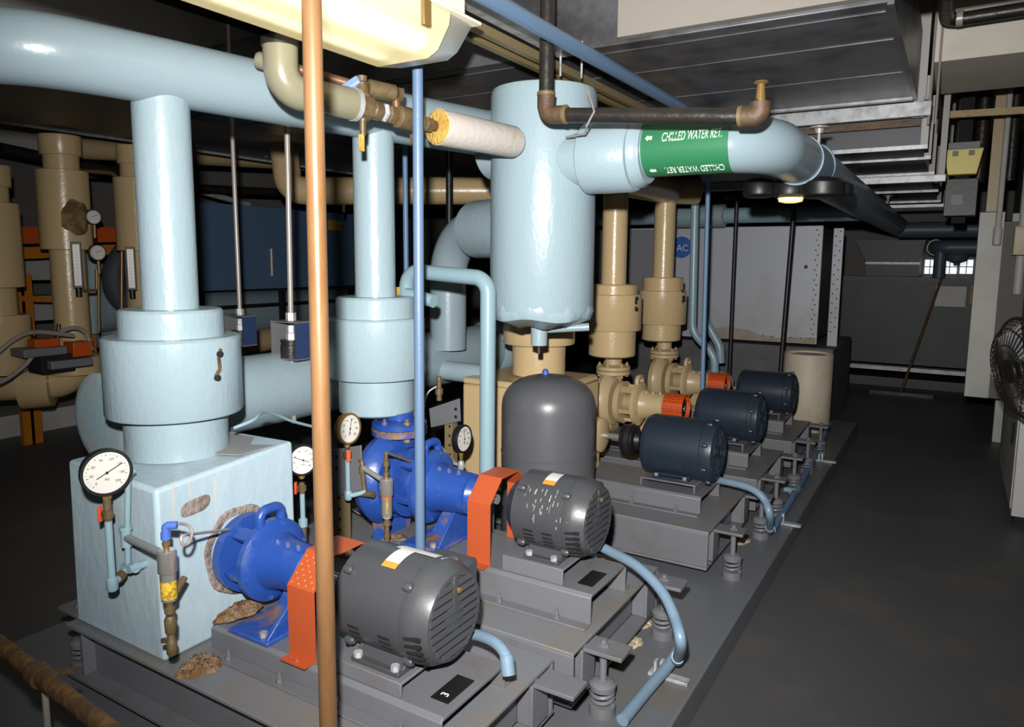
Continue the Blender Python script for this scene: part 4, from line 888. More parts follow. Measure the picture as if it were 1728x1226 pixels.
# upper parallel copper branch
u0 = AD(445, 100, 2.5); u1 = AD(540, 130, 2.55); u2 = AD(604, 145, 2.6); u3 = AD(668, 158, 2.68); u4 = AD(669, 192, 2.70)
O('upper_branch', M().tube([u0, u2, u3, u4], .016, .04, 14), mat('aged_copper', '6b4a2c', .5, metal=.25), t)
dv = (u3-u2).normalized()
O('upper_valve', M().lathe(u2+dv*.03, dv, [(0, .02), (.01, .032), (.11, .030), (.12, .02)], 12).lathe(u2+dv*.15, dv, [(0, .027), (.02, .027)], 6), BRZ, t)
O('upper_cap', M().lathe(u0-V((.02, .02, 0)), (u1-u0), [(0, .02), (.01, .028), (.05, .028), (.055, .02)], 12), TANO, t)
tag(O('orange_tag', M().obox(AD(450, 152, 2.66), (1, 0, 0), (0, 1, 0), (0, 0, 1), .012, .008, .016), YEL), 'small yellow-orange stub on the header beside the olive elbow', 'stub')
# white-jacketed pipe with bare fibreglass end
t = T('jacketed_pipe', ins0, 'white-jacketed insulated pipe with bare yellow fibre end before the hanging cylinder', 'pipe')
di = (ins1-ins0).normalized()
O('jacket', M().lathe(ins0, di, [(0, .058), (.002, .070), ((ins1-ins0).length-.03, .068), ((ins1-ins0).length-.008, .058), ((ins1-ins0).length, .04)], 40), INS, t)
O('bare_end', M().lathe(ins0-di*.012, di, [(0, .022), (.001, .05), (.006, .066), (.016, .0695)], 40), YEL, t)
# black drain pipe in front of the separator
by_ = 2.62
p0 = AY(925, 194, by_); p1 = AY(1266, 192, by_); pz = p0.z
t = T('black_pipe', (p0.x, by_, pz), 'black iron pipe with elbows crossing before the hanging blue cylinder', 'pipe')
O('pipe', M().tube([(p0.x-.01, by_, pz+1.0), (p0.x-.01, by_, pz), (p1.x, by_+.05, p1.z), (p1.x+.02, by_+.05, p1.z+.05)], .029, .03, 24), BLM, t)
RE = mat('rusty_elbow', '4c3c2e', .6, metal=.2, bump=.3, bscale=30, var='5c4630', vscale=12)
O('elbow', M().tube([(p0.x-.01, by_, pz+.075), (p0.x-.01, by_, pz), (p0.x+.075, by_+.004, pz-.004)], .035, .05, 24), RE, t)
O('elbow', M().tube([(p1.x-.04, by_+.046, p1.z+.002), (p1.x+.02, by_+.05, p1.z), (p1.x+.02, by_+.05, p1.z+.045)], .036, .03, 24), RE, t)
O('nipple', M().lathe((p1.x+.02, by_+.05, p1.z+.045), (0, 0, 1), [(0, .018), (.05, .014), (.06, .013), (.065, .026), (.07, .022)], 12), BRS, t)
for a, b in (((p0.x-.01, by_, pz+.075), (0, 0, 1)), ((p0.x+.07, by_+.004, pz-.004), (1, 0, 0)), ((p1.x-.05, by_+.044, p1.z+.003), (1, 0, 0))):
    O('collar', M().lathe(V(a), b, [(0, .0365), (.012, .0365), (.016, .032)], 20), mat('elbow_thread', '66563a', .5), t)
tag(O('hanger_wire', M().tube([AY(990, 148, 2.66), AY(1003, 188, 2.58), AY(990, 212, 2.60), AY(988, 226, 2.80), AY(955, 231, 2.84)], .004, 0, 6), ZNR), 'bent grey wire looped over the black iron pipe', 'wire')
# strut rail and blue ceiling conduit running into the dark
t = T('strut_rail', (-1.66, 3.0, 2.5), 'brown slotted strut rail running away under the ceiling', 'strut rail')
for x in (-1.70, -1.625): O('flange', M().box(x, x+.028, .8, 4.6, 2.5, 2.504).box(x+(.026 if x < -1.65 else 0), x+(.028 if x < -1.65 else .002), .8, 4.6, 2.504, 2.53), STR, t)
O('web', M().box(-1.70, -1.597, .8, 4.6, 2.531, 2.535), STR, t)
O('side', M().box(-1.703, -1.7005, .8, 4.6, 2.5, 2.535).box(-1.5965, -1.594, .8, 4.6, 2.5, 2.535), STR, t)
for k, (x, y) in enumerate(((-1.60, 2.94), (-1.565, 2.98), (-1.50, 3.06))):
    tag(O('threaded_rod', M().cyl((x, y, 2.46), (x, y, 2.62), .005, n=8), ZNC), ('shiny rod end leftmost of three by the strut rail', 'shiny rod end in the middle of three by the strut rail', 'shiny rod end rightmost of three by the strut rail')[k], 'rod', 'rod ends by the strut rail')
tag(O('galvanised_band', M().box(-1.585, -1.50, .8, 3.0, 2.545, 2.555), ZNC), 'galvanised strip lying along the strut rail', 'strip')
tag(O('ceiling_conduit', M().cyl((-1.375, .6, 2.5), (-1.375, 5.4, 2.5), .030, n=24), CBL), 'blue conduit running away diagonally under the ceiling', 'conduit')
tag(O('ceiling_anchor', M().lathe(AZ(978, 63, 2.999)+V((0, 0, -.03)), (0, 0, 1), [(0, .012), (.012, .022), (.029, .028)], 14), WHT), 'white anchor stud in the pale ceiling beside the blue conduit', 'stud')
# big duct across the aisle
t = T('air_duct', (-2, 4.0, 2.6), 'wide dark sheet metal duct crossing under the pale ceiling', 'duct')
O('sheet', M().box(-4.6, -.285, 3.12, 4.9, 2.6, 2.98), DUC, t, bev=.004)
for y in (3.22, 3.62, 4.25): O('seam', M().box(-4.5, -.30, y, y+.006, 2.596, 2.5998), DUC, t)
O('end_flange', M().box(-.2849, -.262, 3.10, 4.92, 2.585, 2.97), DUC, t)
O('angle', M().box(-4.6, -.285, 4.901, 4.95, 2.585, 2.6), ZNC, t)
tag(O('trapeze_bar', M().box(-2.4, -.19, 4.97, 5.01, 2.50, 2.583), ZNC, bev=.003), 'bright galvanised bar under the wide dark duct', 'bar')
t = T('hanger_post', (-.26, 5.05, 2.6), 'galvanised hanger post beside the end of the wide duct', 'post')
O('post', M().box(-.285, -.225, 5.02, 5.045, 2.5, 3.4), DUG, t)
O('nut', M().hexn((-.215, 4.99, 2.6), (0, 0, 1), .018, .02), ZNC, t)
for k in range(2): tag(O('hanger_rod', M().cyl((-.20+.035*k, 4.99, 2.45), (-.20+.035*k, 4.99, 3.4), .007, n=8), ZNR), ('hanger rod close beside the galvanised post', 'outer hanger rod right of the galvanised post')[k], 'rod')
# second duct, lower and farther, with its flanges
t = T('air_duct', (-1.1, 7, 2.36), 'lower dark duct with bright flanges receding into the far aisle', 'duct')
O('sheet', M().box(-2.2, -.24, 5.12, 10.2, 2.36, 2.74), DUD, t)
for y, z, h in ((5.14, 2.335, .05), (5.75, 2.345, .03), (6.7, 2.34, .03), (8.2, 2.33, .03), (9.6, 2.33, .03)):
    O('flange', M().box(-2.25, -.20, y, y+.03, z, z+h-.03+.0245 if False else z+.0148+.01, ), ZNC, t)
    O('flange_post', M().box(-.2398, -.20, y, y+.03, z+.026, 2.76), DUG, t)
tag(O('rusty_angle', M().box(-2.2, -.245, 5.06, 5.10, 2.46, 2.50), RE), 'rust-stained angle bar under the front of the lower duct', 'bar')
tag(O('trapeze_bar', M().box(-2.0, -.11, 6.18, 6.22, 2.235, 2.285), ZNC, bev=.003), 'thick galvanised bar carrying the lower duct', 'bar')
tag(O('trapeze_bar', M().box(-1.8, -.08, 8.7, 8.74, 2.22, 2.25), ZNC), 'thin galvanised bar under the lower duct, far along the aisle', 'bar')
for k, y in enumerate((6.2, 8.72)): tag(O('hanger_post', M().box(-.16, -.12, y-.015, y+.015, 2.286-.035*k, 3.4), DUG), ('grey upright carrying the thick galvanised bar', 'grey upright carrying the thin far galvanised bar')[k], 'post')
# return pipe hanger rods
for k, (px, py, Y) in enumerate(((1383, 214, 3.83), (1499, 330, 8.4))):
    p = AY(px, py, Y)
    t = T('hanger_rod', (p.x, Y, 2.25), ('rod with flange above the black lobed fixture', 'thin rod holding the far end of the dark pipe run')[k], 'rod')
    O('rod', M().cyl((p.x, Y, 2.03 if k == 0 else 2.2), (p.x, Y, p.z), .009, n=10), ZNR, t); O('flange', M().lathe((p.x, Y, p.z-.03), (0, 0, 1), [(0, .018), (.02, .022), (.024, .045), (.03, .045)], 16), ZNR, t)
# black lobed fixture with warm lamp
LY = 3.85
t = T('lobed_light_fixture', AY(1335, 320, LY), 'black fixture of three round lobes with a warm lit underside', 'light')
for (px, rr_, Y) in ((1281, .078, LY), (1333, .088, LY+.03), (1388, .102, LY-.02)):
    c = AY(px, 316, Y); O('lobe', M().lathe(c-V((0, 0, .05)), (0, 0, 1), [(0, rr_*.75), (.012, rr_*.98), (.02, rr_), (.07, rr_*.98), (.088, rr_*.8), (.10, rr_*.3)], 32), BLK, t)
c = AY(1418, 318, LY+.08); O('lobe', M().lathe(c-V((0, 0, .04)), (0, 0, 1), [(0, .045), (.015, .06), (.055, .06), (.07, .035)], 24), BLK, t)
c = AY(1334, 338, LY); O('warm_lens', M().lathe(c-V((0, 0, .012)), (0, 0, 1), [(0, .03), (.006, .055), (.024, .06)], 28), BULB, t)
# blue-and-white board behind the separator
p = AY(817, 182, 4.2)
t = T('blue_frame', p, 'blue and white panel edge left of the hanging cylinder top', 'panel')
O('frame', M().obox(AY(806, 180, 4.2), (1, .3, 0), (-.3, 1, 0), (.12, 0, 1), .025, .02, .10).obox(AY(822, 178, 4.2), (1, .3, 0), (-.3, 1, 0), (.12, 0, 1), .01, .02, .10), BLU, t)
O('panel', M().obox(AY(826, 180, 4.24), (1, .3, 0), (-.3, 1, 0), (.05, 0, 1), .09, .012, .09), WHT, t)
# ---------------------------------------------------------------- background left
t = T('air_duct', (-5.2, 4, 2.62), 'long grey duct side behind the overhead header on the left', 'duct')
O('sheet', M().box(-6.0, -4.3, .6, 8.2, 2.62, 3.2), DUG, t)
O('lower_lip', M().box(-6.0, -5.97, .6, 8.2, 2.60, 2.6198), ZNC, t)
for k in range(9): O('screw', M().lathe((-5.75, 1.9+.75*k, 2.62), (0, 0, -1), [(0, .018), (.012, .012)], 8), ZNC, t)
for px, py, lab in ((105, 300, 'tan riser with scorched patch, behind the nearest blue riser on the left'), (-12, 420, 'tan riser cut by the left edge of the view'), (232, 330, 'tan riser peeking out left of the nearest blue riser')):
    X_ = -6.0; p = AX(px, py, X_); y = p.y; x = X_
    t = T('riser_pipe', (x, y, .8), lab, 'pipe', 'tan risers in the back on the left')
    s = 0 if px > 90 else -.28
    if px == 222: s = .05
    O('upper_pipe', M().lathe((x, y, 2.31+s), (0, 0, 1), [(0, .125), (.11, .125), (.112, .142), (.115, .143), (.22, .148), (.26, .148)], 36), TAN, t)
    O('valve_collar', M().lathe((x, y, 1.70+s), (0, 0, 1), [(0, .17), (.004, .182), (.604, .182), (.61, .16), (.612, .12)], 40), TAN, t)
    O('lower_pipe', M().lathe((x, y, .78), (0, 0, 1), [(0, .125), (.93+s, .125)], 36), TAN, t)
    if px < 20: O('lower_collar', M().lathe((x, y, .80), (0, 0, 1), [(0, .16), (.3, .2), (.42, .2)], 36), TAN, t)
    if px == 105:
        m = M(); a0 = math.atan2(-y, -x)+.46
        pr = []
        for k, (s_, h) in enumerate(((1, .183), (.75, .195), (.4, .197))):
            for i in range(26):
                a = 2*PI*i/26; w_ = 1+.05*math.sin(4*a)+.05*math.sin(7*a+1)
                an = a0+.62*s_*w_*math.cos(a); pr.append((x+h*math.cos(an), y+h*math.sin(an), 1.945+.135*s_*w_*math.sin(a)))
        m.add(pr, [(k*26+i, k*26+(i+1) % 26, (k+1)*26+(i+1) % 26, (k+1)*26+i) for k in range(2) for i in range(26)]+[tuple(range(52, 78))])
        O('scorched_patch', m, mat('scorched_wrap', '5b4526', .9, bump=.9, bscale=18, var='8a744c', vscale=10), t)
        p0 = V((x, y, .66)); p1 = AX(92, 652, x); 
        dr = V((-.62, -.78, 0)).normalized()
        O('bottom_elbow', M().tube([(x, y, 1.0), (x, y, .66), p0+dr*1.9], .135, .2, 36), TAN, t)
        O('elbow_wrap', M().lathe((x, y, .72), (0, 0, 1), [(0, .19), (.004, .2), (.14, .2), (.146, .17), (.15, .12)], 36), TAN, t)
        O('flange_collar', M().lathe(p0+dr*.16, dr, [(0, .14), (.004, .20), (.21, .21), (.214, .14)], 40), TAN, t)
tag(O('tan_header_pipe', M().tube([AX(130, 250, -6.6), AX(480, 272, -6.6), AX(620, 285, -6.6)], .09, 0, 20), TAND), 'tan pipe running under the grey duct behind the blue risers', 'pipe')
t = T('tan_overhead_pipe', AD(480, 322, 6.0), 'thick tan pipe with elbow crossing behind the second blue riser', 'pipe')
O('pipe', M().tube([AD(478, 240, 6.3), AD(488, 322, 6.2), AD(930, 322, 6.3)], .117, .16, 28), TAN, t)
O('vent_tap', M().cyl(AD(580, 345, 6.2), AD(580, 358, 6.2), .012, n=8), BRS, t)
O('top_stub', M().cyl(AD(578, 306, 6.2), AD(578, 318, 6.2), .03, n=12).cyl(AD(578, 303, 6.2), AD(578, 306, 6.2), .05, n=12), WHT, t)
tag(O('tan_header_pipe', M().tube([(-2.07, 3.4, 2.2), (-2.07, 5.95, 2.24), (-1.9, 6.1, 2.24)], .12, .1, 28), TAN), 'tan header pipe on top of the two tan risers', 'pipe')
# dark blue switch cabinet
t = T('switch_cabinet', (-6.9, 5.75, 1.3), 'dark blue cabinet with yellow warning label behind the risers', 'cabinet')
O('body', M().box(-7.3, -6.5, 4.62, 6.87, 1.31, 2.2), PNL, t, bev=.008)
O('side_frame', M().box(-6.52, -6.49, 6.875, 6.93, 1.25, 2.25), BLK, t)
p = AX(564, 380, -6.495); O('warning_label', M().box(-6.4995, -6.496, p.y-.10, p.y+.11, p.z-.06, p.z+.06), YLB, t)
O('door_handle', M().cyl((-6.48, 5.55, 1.45), (-6.48, 5.55, 1.75), .018, n=10).box(-6.4995, -6.47, 5.54, 5.56, 1.46, 1.49).box(-6.4995, -6.47, 5.54, 5.56, 1.71, 1.74), ZNR, t)
for y in (4.65, 5.7, 6.8): O('stand_leg', M().box(-6.56, -6.5, y, y+.05, 0, 1.309), BLK, t)
O('crossbar', M().box(-6.54, -6.51, 4.7, 6.8, 1.12, 1.15), BLK, t)
t = T('chiller_shell', (-7.2, 5.6, .6), 'light blue horizontal vessel low behind the dark blue cabinet', 'vessel')
O('shell', M().lathe((-7.1, 3.9, 1.0), (0, 1, 0), [(0, .1), (.05, .24), (.12, .27), (3.4, .27), (3.5, .2)], 36), LBG, t)
O('saddle', M().box(-7.35, -6.9, 4.3, 4.4, 0, .75).box(-7.35, -6.9, 6.6, 6.7, 0, .75), BLK, t)
tag(O('tan_low_pipe', M().tube([AX(300, 600, -6.2), AX(520, 560, -6.2)], .12, 0, 20), TAND), 'tan low pipe behind the spring hanger boxes', 'pipe')
# orange steel rack
t = T('orange_rack', (-7.0, 3.3, 0), 'orange steel rack behind the tan risers at the left edge', 'rack')
m = [AX(33, 500, -7.0), AX(152, 600, -7.0)]
OX = -6.9
def oy(px, py): return AX(px, py, OX)
for px, top_ in ((26, 462), (40, 462), (150, 560)):
    p = oy(px, top_); O('post', M().box(OX-.03, OX+.03, p.y-.045, p.y+.045, 0, p.z), OYE, t)
for (a, b, h) in (((0, 428), (235, 420), .10), ((20, 503), (92, 505), .05), ((0, 625), (60, 615), .05), ((140, 605), (215, 595), .06)):
    pa, pb = oy(*a), oy(*b); O('beam', M().bar(pa, pb, .06, h), OYE, t)
pa, pb = oy(-30, 398), oy(235, 395); O('beam', M().bar(pa, pb, .08, .14), ORD, t)
# blocks of grey gear behind the rack
for (px, py, hx, hz, mt, lab) in ((62, 455, .28, .10, DUG, 'grey equipment box on the orange rack behind tan riser'), (66, 520, .24, .12, DUG, 'pale grey equipment box lower on the orange rack'), (75, 240, .5, .13, DUG, 'pale panel high behind the tan risers')):
    p = AX(px, py, -7.6); tag(O('equipment_box', M().box(-7.9, -7.6, p.y-hx, p.y+hx, p.z-hz, p.z+hz), mt, bev=.005), lab, 'box')
# clip-together control boxes with orange terminals
c = AX(88, 590, -5.7)
t = T('control_box', c, 'cluster of grey boxes with orange terminals and cables over the tan elbow', 'control box')
O('tray', M().box(c.x-.1, c.x+.1, c.y-.24, c.y+.06, c.z-.03, c.z+.03), GRD, t, bev=.008)
O('tray', M().box(c.x-.02, c.x+.14, c.y-.08, c.y+.22, c.z-.13, c.z-.07), GRD, t, bev=.008)
O('body', M().box(c.x-.12, c.x+.08, c.y-.12, c.y+.12, c.z-.16, c.z-.03), DRK, t, bev=.008)
O('orange_terminal', M().box(c.x-.06, c.x+.06, c.y-.14, c.y+.03, c.z+.03, c.z+.09), ORD, t, bev=.006)
O('orange_terminal', M().box(c.x-.04, c.x+.1, c.y+.10, c.y+.24, c.z-.06, c.z+.05), ORD, t, bev=.006)
O('lever', M().cyl((c.x, c.y+.03, c.z), (c.x, c.y+.06, c.z+.19), .013, n=8), BLM, t)
for k, q in enumerate(([(125, 566), (60, 560), (25, 572), (-10, 600)], [(55, 600), (40, 618), (10, 640), (-20, 652)], [(100, 560), (125, 553), (145, 562), (155, 590)])):
    tag(O('cable', M().curve([AX(a, b, -5.65) for a, b in q], .016, 8), ZNR), ('grey cable arching left from the orange terminals', 'grey cable drooping lower left from the control boxes', 'grey cable arching right from the orange terminals')[k], 'cable')
# thermometers and small gauges
for (a, lab) in (((130, 447), 'industrial thermometer on the tan riser with the scorched patch'), ((221, 453), 'industrial thermometer left of the nearest blue riser')):
    p = AX(*a, -5.75); v = (EYE-p); v.z = 0; v.normalize(); s = V((0, 0, 1)).cross(v)
    t = T('thermometer', p, lab, 'thermometer', 'thermometers on the tan risers')
    O('case', M().obox(p, s, v, (0, 0, 1), .035, .012, .175), BLK, t, bev=.004)
    O('scale', M().obox(p+v*.0125, s, v, (0, 0, 1), .022, .001, .155), DIAL, t)
    m = M()
    for k in range(22): m.obox(p+v*.0138+V((0, 0, -.14+.0133*k)), s, v, (0, 0, 1), .018 if k % 2 else .012, .0004, .0012)
    O('graduations', m, INK, t)
    O('bulb_neck', M().cyl(p-V((0, 0, .24)), p-V((0, 0, .175)), .022, n=12), BLK, t)
for (a, r_, lab) in (((165, 426), .065, 'small round gauge right of the riser thermometer'), ((158, 366), .06, 'small pale gauge beside the scorched patch')):
    p = AX(*a, -5.8); v = (EYE-p).normalized()+V((.3, .35, 0)); v.normalize()
    t = T('pressure_gauge', p, lab, 'gauge', 'small gauges in the back on the left')
    O('case', M().lathe(p-v*.04, v, [(0, r_*.8), (.004, r_), (.04, r_), (.042, r_*.85)], 28), BLM, t); O('dial', M().cyl(p-v*.005, p+v*.003, r_*.86, n=28), DIAL, t)
    m = M(); right = V((0, 0, 1)).cross(v).normalized(); up = v.cross(right)
    for k in range(16):
        an = R_(225-18*k); e = right*math.cos(an)+up*math.sin(an); m.bar(p+v*.004+e*r_*.66, p+v*.004+e*r_*.8, .002, .0006, v)
    m.bar(p+v*.0045-right*r_*.3, p+v*.0045+right*r_*.5+up*r_*.3, .003, .0006, v); O('markings', m, INK, t)
    O('stem', M().cyl(p-V((0, 0, r_+.10)), p-V((0, 0, r_)), .012, n=8), BRS, t)
tag(O('brass_tube', M().tube([AX(163, 455, -5.8), AX(163, 490, -5.8), AX(140, 490, -5.8)], .012, .02, 8), BRS), 'brass tube below the small round gauge', 'tube')
tag(O('gauge_tube', M().tube([AX(166, 440, -5.9), AX(167, 560, -5.9)], .010, 0, 8), BRS), 'thin brass upright between the two thermometers', 'tube')
tag(O('copper_tube', M().tube([AX(100, 285, -6.2), AX(190, 292, -6.2), AX(206, 310, -6.2), AX(205, 560, -6.2)], .018, .06, 10), CPR), 'dull copper tube bending down left of the nearest blue riser', 'tube')
t = T('water_vessel', AX(170, 520, -6.8), 'light blue tank and neck behind the thermometers', 'vessel')
O('neck', M().cyl(AX(156, 425, -6.8), AX(156, 540, -6.8), .10, n=24), LBG, t)
O('shell', M().lathe(AX(150, 518, -6.9), (0, 1, 0), [(0, .15), (.03, .24), (.9, .24), (.95, .1)], 30), LBG, t)
O('outlet', M().cyl(AX(158, 540, -6.8), AX(158, 562, -6.8), .06, n=16), LBG, t)
tag(O('black_elbow_duct', M().tube([AX(215, 420, -6.6), AX(190, 455, -6.6), AX(195, 500, -6.6), AX(240, 530, -6.6)], .10, .25, 20), mat('dark_foam', '3c3f44', .7)), 'dark foam-wrapped elbow behind the thermometers', 'pipe')
tag(O('dark_pipe', M().tube([AX(0, 250, -7.2), AX(330, 318, -7.2), AX(500, 326, -7.2)], .05, 0, 14), BLM), 'dark pipe running behind the left risers', 'pipe')
tag(O('steel_pipe', M().tube([AX(320, 318, -7.4), AX(420, 345, -7.4)], .035, 0, 12), ZNC), 'bright steel pipe above the dark blue cabinet', 'pipe')
tag(O('floor_plinth', M().box(-8.9, -7.3, 1.5, 4.2, 0, .2), WHT), 'pale low plinth on the floor at the far left', 'plinth')
# ---------------------------------------------------------------- background right
t = T('air_handler_cabinet', (-2.2, 7.9, .85), 'silver sheet metal cabinet with round blue logo', 'cabinet')
cx0, cx1, cyf = -3.4, -1.118, 7.6
O('front_panel', M().box(cx0, cx1, cyf, cyf+.03, .85, 2.0), SIL, t, bev=.003)
O('body', M().box(cx0, cx1-.05, cyf+.0305, 8.8, .87, 1.99), DUD, t)
O('rear_flange', M().box(cx1+.04, cx1+.135, 8.0, 8.03, .80, 1.99), SIL, t, bev=.003)
rx = [-2.25+(cx1-.01+2.25)*k/40 for k in range(41)]
rz = [.90+.07*math.exp(-((x+2.0)/.35)**2)+.012*math.sin(9*x)+.006*math.sin(31*x) for x in rx]
O('bottom_rust', M().add([(x, cyf-.0012, .853) for x in rx]+[(x, cyf-.0012, z) for x, z in zip(rx, rz)], [(k, k+1, 42+k, 41+k) for k in range(40)]), SILR, t)
m = M(); m2 = M()
for k in range(22):
    z = .95+k*.048
    m.lathe((cx1-.035-.02*(k % 2), cyf, z), (0, -1, 0), [(0, .008), (.004, .007)], 6)
    m2.lathe((cx1+.065+.04*(k % 2), 8.0, z), (0, -1, 0), [(0, .008), (.004, .007)], 6)
for k in range(6): m.lathe((cx1-.06-.09*k, cyf, .905), (0, -1, 0), [(0, .008), (.004, .007)], 6)
O('screws', m, INK, t); O('rivets', m2, INK, t)
p = AY(1360, 450, cyf)
O('rust_spot', M().lathe(p+V((0, -.0003, 0)), (0, -1, 0), [(0, .018), (.001, .014)], 10), INK, t)
p = AY(1150, 417, cyf)
lg = O('logo_disc', M().lathe((p.x, cyf-.0002, p.z), (0, -1, 0), [(0, .118), (.002, .118)], 40), LOGO, t)
O('logo_ring', M().torus((p.x, cyf-.002, p.z), (0, 1, 0), .118, .004, 40, 6), PAP, t)
O('logo_letters', place(text_mesh('AC', .095, .0008), (p.x+.012, cyf-.0032, p.z-.01), (1, 0, 0), (0, 0, 1), (0, -1, 0)), PAP, t)
for a in ((1055, 398), (1190, 388)):
    pass
tag(O('concrete_plinth', M().box(-3.4, -.98, 7.75, 9.2, 0, .80), mat('plinth_concrete', '5c5c60', .7, var='50504f', vscale=4), bev=.01), 'grey concrete plinth under the silver cabinet', 'plinth')
tag(O('grey_side_panel', M().box(-3.9, -2.72, 7.45, 7.55, .9, 1.98), mat('dull_grey_panel', '77787e', .5)), 'dull grey panel between the two far tan risers', 'panel')
tag(O('low_vessel', M().lathe(AY(1150, 640, 6.95), (1, .1, .02), [(0, .03), (.05, .09), (.1, .11), (.4, .11), (.46, .08), (.5, .03)], 24), LBG), 'dusty light blue vessel lying under the bent pipes', 'vessel')
t = T('barrel', (-1.10, 7.08, .12), 'cream cylindrical barrel at the far end of the pad', 'barrel')
bx_, byy = -1.10, 7.08
O('shell', M().lathe((bx_, byy, .12), (0, 0, 1), [(0, .205), (.01, .212), (.70, .212), (.705, .208), (.70, .198), (.6, .198)], 48), WHC, t)
O('lid', M().lathe((bx_, byy, .79), (0, 0, 1), [(0, .197), (.008, .197), (.02, .15)], 40), WHC, t)
tag(O('overhead_blue_pipe', M().tube([(-3.7, 7.35, 2.1), (-.75, 7.35, 2.1)], .075, 0, 20), LBP), 'light blue pipe running level over the silver cabinet', 'pipe')
tag(O('patched_sleeve', M().lathe((-2.55, 7.35, 2.1), (1, 0, 0), [(0, .10), (.01, .115), (.55, .115), (.56, .10)], 28), LBG), 'wider dusty sleeve on the pipe over the silver cabinet', 'sleeve')
for k, (a, b, Y) in enumerate((((1243, 345), (1232, 600), 7.2), ((1344, 345), (1320, 605), 6.7))):
    pa, pb = AY(*a, Y), AY(*b, Y); tag(O('dark_rod', M().cyl(pb+(pb-pa)*((pb.z-.12)/(pa.z-pb.z)), V((pa.x, Y, 2.8)), .020, n=10), BLK), ('black rod before the silver cabinet, left of two', 'black slanting rod before the silver cabinet, right of two')[k], 'rod')
# far end
t = T('far_plenum', (-.6, 11.3, .2), 'dark blue-grey plenum closing the far end of the aisle', 'plenum')
O('body', M().box(-2.2, .22, 11.0, 12.0, .30, 1.46), mat('plenum_paint', '2c3138', .5, var='3c3f43', vscale=2), t)
O('top_ledge', M().box(-2.2, .22, 10.96, 11.0, 1.40, 1.47), DUD, t)
O('base_step', M().box(-2.2, .22, 10.9, 12.0, 0, .12), DUD, t)
p = AY(1604, 500, 10.995); O('notice', M().box(p.x-.17, p.x+.17, 10.992, 10.999, p.z-.13, p.z+.13), WHT, t)
p = AY(1645, 497, 10.995); O('notice', M().box(p.x-.05, p.x+.05, 10.992, 10.999, p.z-.11, p.z+.11), YEL, t)
tag(O('steel_rail', M().bar(AY(1422, 615, 10.4), AY(1645, 632, 10.4), .04, .05), ZNC), 'bright steel rail low across the far aisle', 'rail')
t = T('hood', (-.9, 11.2, 1.5), 'dark tapered hood standing on the far plenum', 'hood')
m = M(); a = [(-1.05, 11.0), (-.42, 11.0), (-.42, 11.8), (-1.05, 11.8)]; b = [(-1.2, 11.0), (-.36, 11.0), (-.36, 11.8), (-1.2, 11.8)]
m.add([(x, y, 1.475) for x, y in a]+[(x, y, 1.66) for x, y in a]+[(x, y, 1.95) for x, y in b], [(0, 1, 2, 3), (8, 9, 10, 11)]+[(4*k+i, 4*k+(i+1) % 4, 4*k+4+(i+1) % 4, 4*k+4+i) for k in range(2) for i in range(4)])
O('shell', m, DUD, t); O('trim', M().box(-1.06, -.41, 10.98, 10.995, 1.63, 1.66), ZNC, t)
pa, pb = AY(1562, 440, 10.2), AY(1522, 640, 10.2)
t = T('floor_squeegee', (pb.x, 10.2, 0), 'long-handled floor squeegee leaning before the far plenum', 'squeegee')
O('handle', M().cyl((pb.x, 10.2, .05), (pb.x+.35, 10.9, 1.55), .016, n=10), RSP, t); O('blade', M().box(pb.x-.35, pb.x+.35, 10.18, 10.215, 0, .045), BLM, t)
tag(O('far_blue_pipe', M().cyl((-.66, 10.5, 2.06), (.62, 10.5, 2.06), .098, n=28), FAR), 'dull blue pipe crossing high at the far end', 'pipe')
t = T('far_elbow_pipe', (-.1, 10.6, 1.85), 'dull blue pipe with elbow under the far crossing pipe', 'pipe')
O('pipe', M().tube([(-.24, 11.4, 1.845), (-.24, 10.6, 1.845), (.62, 10.6, 1.845)], .09, .15, 24), FAR, t); O('drop', M().cyl((-.18, 10.62, 1.47), (-.18, 10.62, 1.80), .07, n=18), FAR, t)
O('elbow_ring', M().torus((-.24, 10.72, 1.845), (0, 1, 0), .095, .012), ZNR, t)
O('lower_lobe', M().lathe((.0, 10.62, 1.62), (0, 0, 1), [(0, .03), (.03, .035), (.06, .11), (.12, .13), (.18, .1)], 20), FAR, t)
for k, (xa, xb) in enumerate(((1561, 1577), (1591, 1614), (1621, 1641))):
    pa, pb = AY(xa, 438, 12.3), AY(xb, 462, 12.3)
    w_ = ST('window_%d' % (k+1), M().box(pa.x, pb.x, 12.37, 12.39, pb.z, pa.z), WIN)
    O('glazing_bar', M().box(pa.x, pb.x, 12.36, 12.369, (pa.z+pb.z)/2-.006, (pa.z+pb.z)/2+.006).box((pa.x+pb.x)/2-.005, (pa.x+pb.x)/2+.005, 12.36, 12.369, pb.z, pa.z), DRK, w_)
